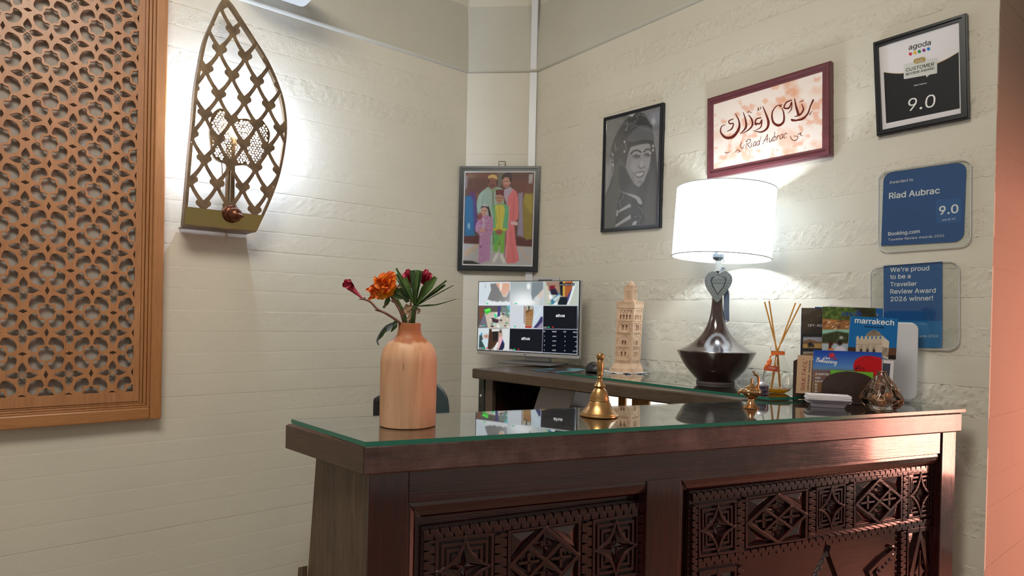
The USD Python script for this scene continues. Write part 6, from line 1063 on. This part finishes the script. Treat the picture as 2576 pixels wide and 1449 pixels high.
# back: blue leaflet edge
q = zH([(290, 106), (1116, 126), (1112, 700), (285, 700)]); t, pl = sheet('leaflet', 'plain blue leaflet at the very back of the holder with white letters at its edge', 'leaflet', -.0625+.006, q, 'ink_blue2'); part('lettering', text_on(pl, 'S', *zH([(1030, 222), (1058, 223)]), dn=.0003), 'ink_white', t)
q = zH([(128, 118), (560, 122), (560, 740), (112, 735)]); t, pl = sheet('leaflet', 'dark off-road leaflet with a mountain photo and motorbikes behind the other leaflets', 'leaflet', -.053, q, 'ink_blue')
def offroad(x, y, s_, t_):
    a = Art(x, y, (44, 44, 50)).to((1990, 750), .20707); a.poly([(140, 120), (600, 120), (600, 420), (130, 430)], (74, 64, 56), 2); a.poly([(128, 118), (330, 120), (250, 170), (130, 210)], (92, 84, 80), 4); n = meshkit.fbm(np.column_stack([x/6, y/3.5, 0*x]), 4, 2); a.mask(np.clip((n-.5)*4, 0, 1)*(y < 838), (96, 84, 68), .7); a.poly([(380, 240), (380, 430), (130, 430), (250, 360)], (46, 44, 44), 10, .7); a.poly([(200, 320), (340, 250), (360, 330), (260, 380)], (64, 58, 50), 6, .6)
    a.poly([(148, 472), (600, 476), (600, 612), (145, 604)], (150, 150, 165), .7); a.poly([(148, 520), (230, 500), (330, 530), (600, 500), (600, 612), (145, 604)], (120, 94, 70), 1); a.poly([(145, 560), (380, 550), (600, 580), (600, 612), (145, 604)], (178, 146, 92), 1.5); a.oval((225, 575), 22, 24, (48, 44, 42), .4); a.oval((265, 580), 18, 20, (60, 52, 46), .4); a.poly([(200, 560), (235, 530), (270, 560), (250, 580)], (40, 40, 44), .8); a.poly([(145, 648), (600, 652), (600, 735), (143, 735)], (150, 140, 130), .8); a.poly([(145, 680), (300, 665), (600, 700), (600, 735), (143, 735)], (116, 96, 76), 1.2); w = (s_ < .012); a.c[w] = (20, 60, 120); return a.c
pq(t, pl, q, 70, 90, offroad); part('lettering', text_on(pl, 'OFF-ROAD', *zH([(204, 345), (440, 350)]), dn=.0006), 'ink_white', t)
for k in range(4):
    dx = -12*k+0; q = zH([(455-22*k, 86+10*k*.6), (940-8*k, 108), (930, 700), (420-12*k, 700)]) if k else zH([(470, 82), (945, 110), (930, 700), (440, 700)]); 
    if k < 3: sheet('leaflet', ('edge of the rearmost park leaflet in the fan behind the pool one', 'edge of the second park leaflet in the fan behind the pool one', 'edge of the third park leaflet, just behind the front pool one')[k], 'leaflet', -.047+k*.003, q, 'ink_paper', .001)
q = zH([(384, 102), (1028, 120), (1020, 720), (372, 716)]); t, pl = sheet('leaflet', 'water park leaflet with pool photo and dark blue title, front of its fan', 'leaflet', -.0365, q, 'ink_paper')
def pool(x, y, s_, t_):
    a = Art(x, y, (70, 92, 48)).to((1990, 750), .20707); n = meshkit.fbm(np.column_stack([x/7, y/6, 0*x]), 4, 6); a.mask(np.clip((n-.45)*5, 0, 1), (112, 134, 62), .8); a.poly([(760, 110), (1030, 118), (1030, 240), (860, 230)], (44, 42, 30), 8, .9); a.poly([(380, 255), (720, 270), (720, 390), (378, 385)], (150, 104, 66), 2); a.poly([(380, 250), (560, 265), (550, 300), (380, 300)], (176, 120, 72), 2); pr = random.Random(4)
    for k in range(16): c = (pr.uniform(400, 700), pr.uniform(275, 370)); a.oval(c, pr.uniform(14, 34), pr.uniform(5, 10), pr.choice(((216, 150, 96), (120, 60, 40), (230, 200, 170), (90, 60, 50))), .4, .9, pr.uniform(-.8, .8))
    a.poly([(378, 385), (720, 380), (720, 450), (376, 440)], (150, 200, 186), 2); a.poly([(376, 420), (480, 450), (376, 470)], (120, 186, 164), 2); a.poly([(376, 440), (560, 400), (720, 430), (720, 545), (374, 545)], (58, 64, 42), 3)
    for k in range(26): c = (pr.uniform(380, 700), pr.uniform(440, 535)); a.line([c, (c[0]+pr.uniform(-26, 26), c[1]-pr.uniform(6, 26))], 1, pr.choice(((104, 112, 62), (40, 44, 30), (150, 150, 110))), .5, .8, 0)
    a.oval((610, 480), 22, 18, (190, 192, 196), .5); a.poly([(374, 545), (720, 548), (720, 720), (372, 716)], (168, 184, 198), 1.5); a.line([(374, 545), (720, 548)], 2.5, (120, 88, 70), .8, 1, 0); a.poly([(440, 640), (450, 590), (480, 560), (500, 600), (520, 620), (500, 700), (430, 700)], (196, 128, 90), .9); a.oval((484, 552), 26, 28, (66, 36, 26), .35); a.poly([(460, 560), (480, 540), (490, 600), (460, 620)], (70, 38, 28), .9); a.poly([(530, 620), (560, 585), (620, 580), (660, 620), (670, 720), (530, 720)], (214, 208, 222), 1); a.oval((592, 545), 30, 30, (40, 32, 32), .35); return a.c
pq(t, pl, q, 110, 100, pool); part('lettering', text_on(pl, 'oasiria', *zH([(612, 212), (850, 215)]), dn=.0010), 'ink_navy', t); part('lettering', text_on(pl, 'WATER PARK', *zH([(612, 246), (760, 250)]), dn=.0006), 'ink_wine', t)
fl2 = unary_union([affinity.rotate(affinity.scale(Point(0, 0).buffer(1), 3.6, 1.6), k*72+20, origin=(-3, 0)) for k in range(5)]); fl2 = affinity.translate(fl2, *zH([(830, 170)])[0]); part('flower_logo', flat_on(pl, px_shape(pl, fl2.difference(fl2.buffer(-.7))), .0006), 'ink_navy', t)
q = zH([(722, 218), (1302, 248), (1272, 748), (682, 700)]); t, pl = sheet('guide_book', 'blue marrakech town guide with a domed pavilion on its cover', 'book', -.024, q, 'ink_paper', .004)
def guide(x, y, s_, t_):
    a = Art(x, y, (24, 106, 176)).to((1990, 750), .20707); a.poly([(680, 590), (790, 600), (790, 720), (680, 720)], (70, 46, 34), 1); a.poly([(1170, 600), (1300, 610), (1280, 760), (1160, 740)], (96, 66, 52), 1.2); a.poly([(1190, 690), (1280, 700), (1275, 748), (1180, 740)], (28, 22, 18), 1)
    a.poly([(900, 470), (920, 430), (970, 395), (1025, 385), (1075, 415), (1105, 460), (1105, 500), (900, 500)], (148, 134, 120), .9); pr = random.Random(6)
    for k in range(14): X = 915+k*13; a.line([(X, 470), (960+k*6, 420), (1025, 390)], .7, (104, 92, 80), .4, .7)
    a.poly([(790, 470), (1110, 460), (1105, 720), (785, 690)], (196, 180, 162), .8); a.poly([(1108, 470), (1192, 530), (1180, 740), (1100, 720)], (214, 200, 182), .8)
    for k in range(7): X = 800+k*50; a.poly([(X, 500), (X, 465), (X+10, 455), (X+22, 470), (X+24, 500)], (206, 192, 172), .5); a.poly([(X+24, 470), (X+46, 465), (X+40, 495), (X+28, 497)], (24, 106, 176), .4)
    for k in range(6): X, Y = 1112+k*14, 470+k*12; a.poly([(X, Y+20), (X, Y-14), (X+8, Y-8), (X+9, Y+26)], (220, 206, 188), .4)
    for X in (850, 928, 1005): a.poly([(X-28, 575), (X+28, 572), (X+26, 690), (X-30, 686)], (172, 156, 140), .7); a.poly([(X-14, 690), (X-12, 630), (X, 606), (X+12, 628), (X+14, 690)], (52, 40, 32), .6)
    for k in range(5): X = 1110+k*16; a.poly([(X, 590+k*4), (X+8, 592+k*4), (X+6, 705+k*4), (X-2, 700+k*4)], (70, 56, 46), .5)
    a.line([(790, 562), (1105, 558)], 1.2, (150, 132, 114), .5, 1, 0); return a.c
pq(t, pl, q, 120, 100, guide); part('lettering', text_on(pl, 'marrakech', *zH([(772, 300), (1250, 330)]), bold=True, dn=.0006), 'ink_white', t); part('lettering', text_on(pl, 'Médina & Guéliz', *zH([(892, 354), (1130, 366)]), dn=.0006), 'ink_black', t)
q = zH([(1095, 745), (1250, 748), (1232, 1060), (1085, 1060)]); t, pl = sheet('leaflet', 'cream leaflet edge with a small photo strip at the right of the holder', 'leaflet', -.0275, q, 'ink_paper'); part('photo_strip', pl.place(extrude(Polygon([pl.uv(p) for p in zH([(1118, 790), (1207, 796), (1190, 1000), (1105, 980)])]), .0004), dn=.0002), 'ink_dusk', t)
kraft = L(196, 160, 128); plain('kraft', kraft, .7)
q = zH([(82, 690), (265, 700), (238, 1165), (58, 1152)]); t, pl = sheet('booklet', 'narrow tan booklet lettered in red up its cover at the left of the holder', 'booklet', -.022, q, 'kraft', .004); part('lettering', script_on(pl, "SOUK FACIL'", *zH([(160, 1122), (196, 742)]), .13, .0105), 'ink_wine', t)
part('lettering', text_on(pl, 'GUIDE DE BALADE - VALISE BLEUE', *zH([(212, 1120), (238, 755)]), dn=.0004), 'ink_dusk', t)
q = zH([(274, 630), (1102, 660), (1095, 1160), (250, 1150)]); t, pl = sheet('leaflet', 'wide ballooning leaflet with a red hot air balloon and blue sky', 'leaflet', -.0155, q, 'ink_paper', .0015)
def balloon(x, y, s_, t_):
    a = Art(x, y, (40, 92, 190)).to((1990, 750), .20707); k = np.clip((y-882)/55, 0, 1)[:, None]; a.c = ga([28, 66, 168])*(1-k)+ga([110, 160, 214])*k; a.poly([(262, 838), (400, 835), (560, 850), (760, 862), (1100, 872), (1100, 900), (262, 890)], (96, 132, 172), 1.5); a.poly([(262, 868), (1100, 890), (1100, 1170), (240, 1170)], (116, 92, 92), 2); n = meshkit.fbm(np.column_stack([x/12, y/3, 0*x]), 4, 8); a.mask(np.clip((n-.48)*4, 0, 1)*(y > 940), (150, 112, 76), .8); a.poly([(240, 1010), (500, 1000), (500, 1170), (240, 1170)], (140, 106, 70), 6, .7)
    a.poly([(755, 840), (770, 770), (830, 718), (920, 700), (1020, 710), (1104, 745), (1104, 900), (1060, 1010), (1000, 1060), (940, 1030), (800, 930)], (196, 24, 34), .8, 1, 3)
    for k_ in range(9): a.line([(930, 702), (780+k_*42, 830), (960+k_*6, 1040)], .8, (156, 14, 26), .6, .8)
    for p in ([(770, 880), (830, 810), (850, 890)], [(760, 860), (850, 850)], [(800, 820), (800, 890)], [(860, 850), (890, 845), (880, 880), (900, 885)]): a.line(p, 1.2, (40, 14, 18), .5, .9, 0)
    a.oval((495, 695), 38, 28, (200, 40, 60), .25); a.poly([(475, 715), (515, 715), (500, 735), (490, 735)], (200, 40, 60), .5); a.oval((538, 738), 16, 11, (190, 30, 50), .3)
    for k_ in range(3): a.line([(478+k_*17, 672), (476+k_*18, 715)], .5, (240, 200, 200), .4, .7, 0)
    return a.c
pq(t, pl, q, 130, 80, balloon); part('lettering', script_on(pl, 'Ballooning', *zH([(300, 770), (552, 800)]), .16, .0135, .15, .0006), 'ink_white', t); part('lettering', script_on(pl, 'I love', *zH([(392, 738), (470, 742)]), .14, .009, .15, .0006), 'ink_white', t)
for s_, a, b in (('À PARTIR', (294, 932), (458, 940)), ('130', (294, 980), (356, 982)), ('PAR PERS', (292, 1018), (432, 1024))): part('lettering', text_on(pl, s_, *zH([a, b]), bold=True, dn=.0006), 'ink_white', t)
for c in ((303, 1050), (303, 1090), (302, 1130)): g = Point(*zH([c])[0]).buffer(3.0); part('icon', flat_on(pl, px_shape(pl, g.difference(g.buffer(-.7)).union(affinity.scale(g, .35, .35))), .0006), 'ink_white', t)
q = zH([(480, 872), (1000, 902), (990, 1160), (470, 1160)]); t, pl = sheet('leaflet', 'plain bright green card just behind the arched front of the holder', 'leaflet', -.0045, q, 'ink_lime')

# ------------------------------------------------------------------ card tray, wire bottle, router
TB = on_z((2078, 1022), ZK); TP = Plane(TB, BU); zh = lambda p: TP.uv(zH([p])[0]); tr_ = thing('card_tray', 'pale lilac ceramic tray holding a stack of white cards', 'tray', TB)
mat('lilac_glaze', {'p': ('principled_bsdf', {'base_color': (.50, .43, .53), 'roughness': .12, 'coat_weight': .5})}); plain('card_white', (.74, .70, .72), .5)
l0, r0 = zh((232, 1330))[0], zh((640, 1345))[0]; l1, r1 = zh((165, 1205))[0], zh((728, 1240))[0]; h = (zh((165, 1210))[1]+zh((728, 1240))[1])/2; h = max(h, .02)
rings = [(l0, r0, .026, 0.0), (l0-.002, r0+.001, .028, .004), (l0-.003, r0+.004, .030, h*.45), (l1*.6+l0*.4, r1*.6+r0*.4, .036, h*.8), (l1, r1, .044, h), (l1+.003, r1-.003, .041, h), (l0+.004, r0-.004, .027, h*.3)]
V, Fc = [], []
for a, b, d, z in rings:
    g = Polygon([(a, -d), (b, -d), (b, d), (a, d)]).buffer(-.006).buffer(.006, 4); V.append([(x, y, z) for x, y in np.asarray(g.exterior.coords)[:-1]])
n = len(V[0]); V = np.array([p for r in V for p in r])
for i in range(len(rings)-1):
    for j in range(n): k = (j+1) % n; Fc += [(i*n+j, i*n+k, (i+1)*n+k), (i*n+j, (i+1)*n+k, (i+1)*n+j)]
Fc += [(0, j+1, j) for j in range(1, n-1)]+[((len(rings)-1)*n, (len(rings)-1)*n+j, (len(rings)-1)*n+j+1) for j in range(1, n-1)]
part('dish', trimesh.Trimesh(TP.p+np.outer(V[:, 0], TP.u)-np.outer(V[:, 1], TP.n)+np.outer(V[:, 2], [0, 0, 1.0]), Fc, process=False), 'lilac_glaze', tr_, smooth=50)
pr = random.Random(12); cc = TP.pt((l1+r1)/2, 0, 0)
for k in range(9):
    a = pr.uniform(-.03, .03)+.06; R_ = ga([[math.cos(a), -math.sin(a), 0], [math.sin(a), math.cos(a), 0], [0, 0, 1]])@np.column_stack([TP.u, -TP.n, [0, 0, 1]]); c = thing('business_card', ('lowest', 'second lowest', 'third from the bottom', 'fourth from the bottom', 'middle', 'fourth from the top', 'third from the top', 'second from the top', 'topmost')[k]+' white card of the stack on the lilac tray', 'card', cc+[pr.uniform(-.001, .001), pr.uniform(-.001, .001), h*.55+.0026*k], 'cards stacked on the lilac tray')
    part('card', box(LOC[c]+[0, 0, .0012], ((r1-l1)*.94, .055, .0023), R_), 'card_white', c)
WB = on_z((2215, 1020), ZK); s = px_size(WB)*.20707; WPn = Plane(WB, CR*[1, 1, 0]); yy = lambda y: (1332-y)*s
wb = thing('wire_bottle', 'small flask wrapped in curly copper wire with dried pods inside', 'ornament', WB); plain('copper_wire', (.30, .185, .115), .35, 1.0); plain('dried_pod', (.36, .17, .09), .8)
prof = [(155, 1326), (190, 1290), (222, 1230), (222, 1200), (175, 1120), (120, 1030), (70, 960), (46, 920), (42, 895)]
wxc = zH([(1093, 1200)])[0]; WC = on_z((wxc[0], 1029), ZK)
part('flask', lathe([(0, .002)]+[(max(r-10, 4)*s, yy(y)+.001) for r, y in prof], WC, 40), 'clear', wb, smooth=40, label='clear flask inside the wire')
for r, y in ((155, 1328), (222, 1212), (46, 900), (120, 1030)): part('wire_hoop', tube([WC+[r*s*math.cos(t), r*s*math.sin(t), yy(y)+.0012] for t in np.linspace(0, 2*np.pi, 40, endpoint=False)], .0012, 6, True), 'copper_wire', wb)
rp = lambda f: (np.interp(f, np.linspace(0, 1, len(prof)), [r for r, y in prof])*s, np.interp(f, np.linspace(0, 1, len(prof)), [yy(y) for r, y in prof])+.0014)
for k in range(10):
    t = k*2*math.pi/10; part('wire_rib', tube([WC+[rp(f)[0]*math.cos(t+.25*math.sin(f*5+k)), rp(f)[0]*math.sin(t+.25*math.sin(f*5+k)), rp(f)[1]] for f in np.linspace(0, 1, 16)], .0008, 5), 'copper_wire', wb)
pr = random.Random(21)
for k in range(48):
    f0, t0 = pr.uniform(.08, .72), pr.uniform(0, 6.28); pts = []
    for j in range(16):
        rad = (.07+.006*j)*(1); ff = f0+rad*math.sin(j*.75)*.6; r_, z_ = rp(min(max(ff, 0), 1)); tt = t0+rad*math.cos(j*.75)*1.6; pts.append(WC+[(r_+.0015)*math.cos(tt), (r_+.0015)*math.sin(tt), z_])
    part('wire_curl', tube(pts, .0007, 5), 'copper_wire', wb)
for k in range(9):
    m = trimesh.creation.icosphere(2, .0125*pr.uniform(.7, 1.1)); v = np.asarray(m.vertices); m.vertices = v*(1+.18*(meshkit.noise(v*260+k)-.5)[:, None]); t = k*.7*math.pi; r_ = .0 if k == 0 else .017; part('pod', m.apply_translation(WC+[r_*math.cos(t), r_*math.sin(t), .018+.012*(k % 3)]), 'dried_pod', wb, smooth=True)
RP_ = Plane(on_z((2272, 1010), ZK), ga([.62, -.785, 0])); ro = thing('router', 'white upright router with rounded corners at the far end of the counter', 'router', RP_.p); plain('router_white', (.74, .75, .80), .35); plain('router_stand', (.42, .42, .44), .4)
a = RP_.uv((2245, 900))[0]; b = RP_.uv((2306, 900))[0]; t_ = RP_.uv((2280, 811))[1]; w_ = .085
g = rounded([(b-.125, .006), (b, .006), (b, t_), (b-.125, t_)], .024); sl = []
for d, o in ((-.020, .004), (-.016, .001), (-.010, 0), (.006, 0), (.012, .001), (.016, .004)): sl.append(RP_.place(extrude(g.buffer(-o-.0001), .0001), dn=d).vertices)
part('shell', as_tm(m3.Manifold.hull_points(np.vstack(sl))), 'router_white', ro, smooth=40); part('stand', RP_.place(rbox((b-.105, 0.0003, -.028), (b-.02, .012, .026), .004)), 'router_stand', ro)
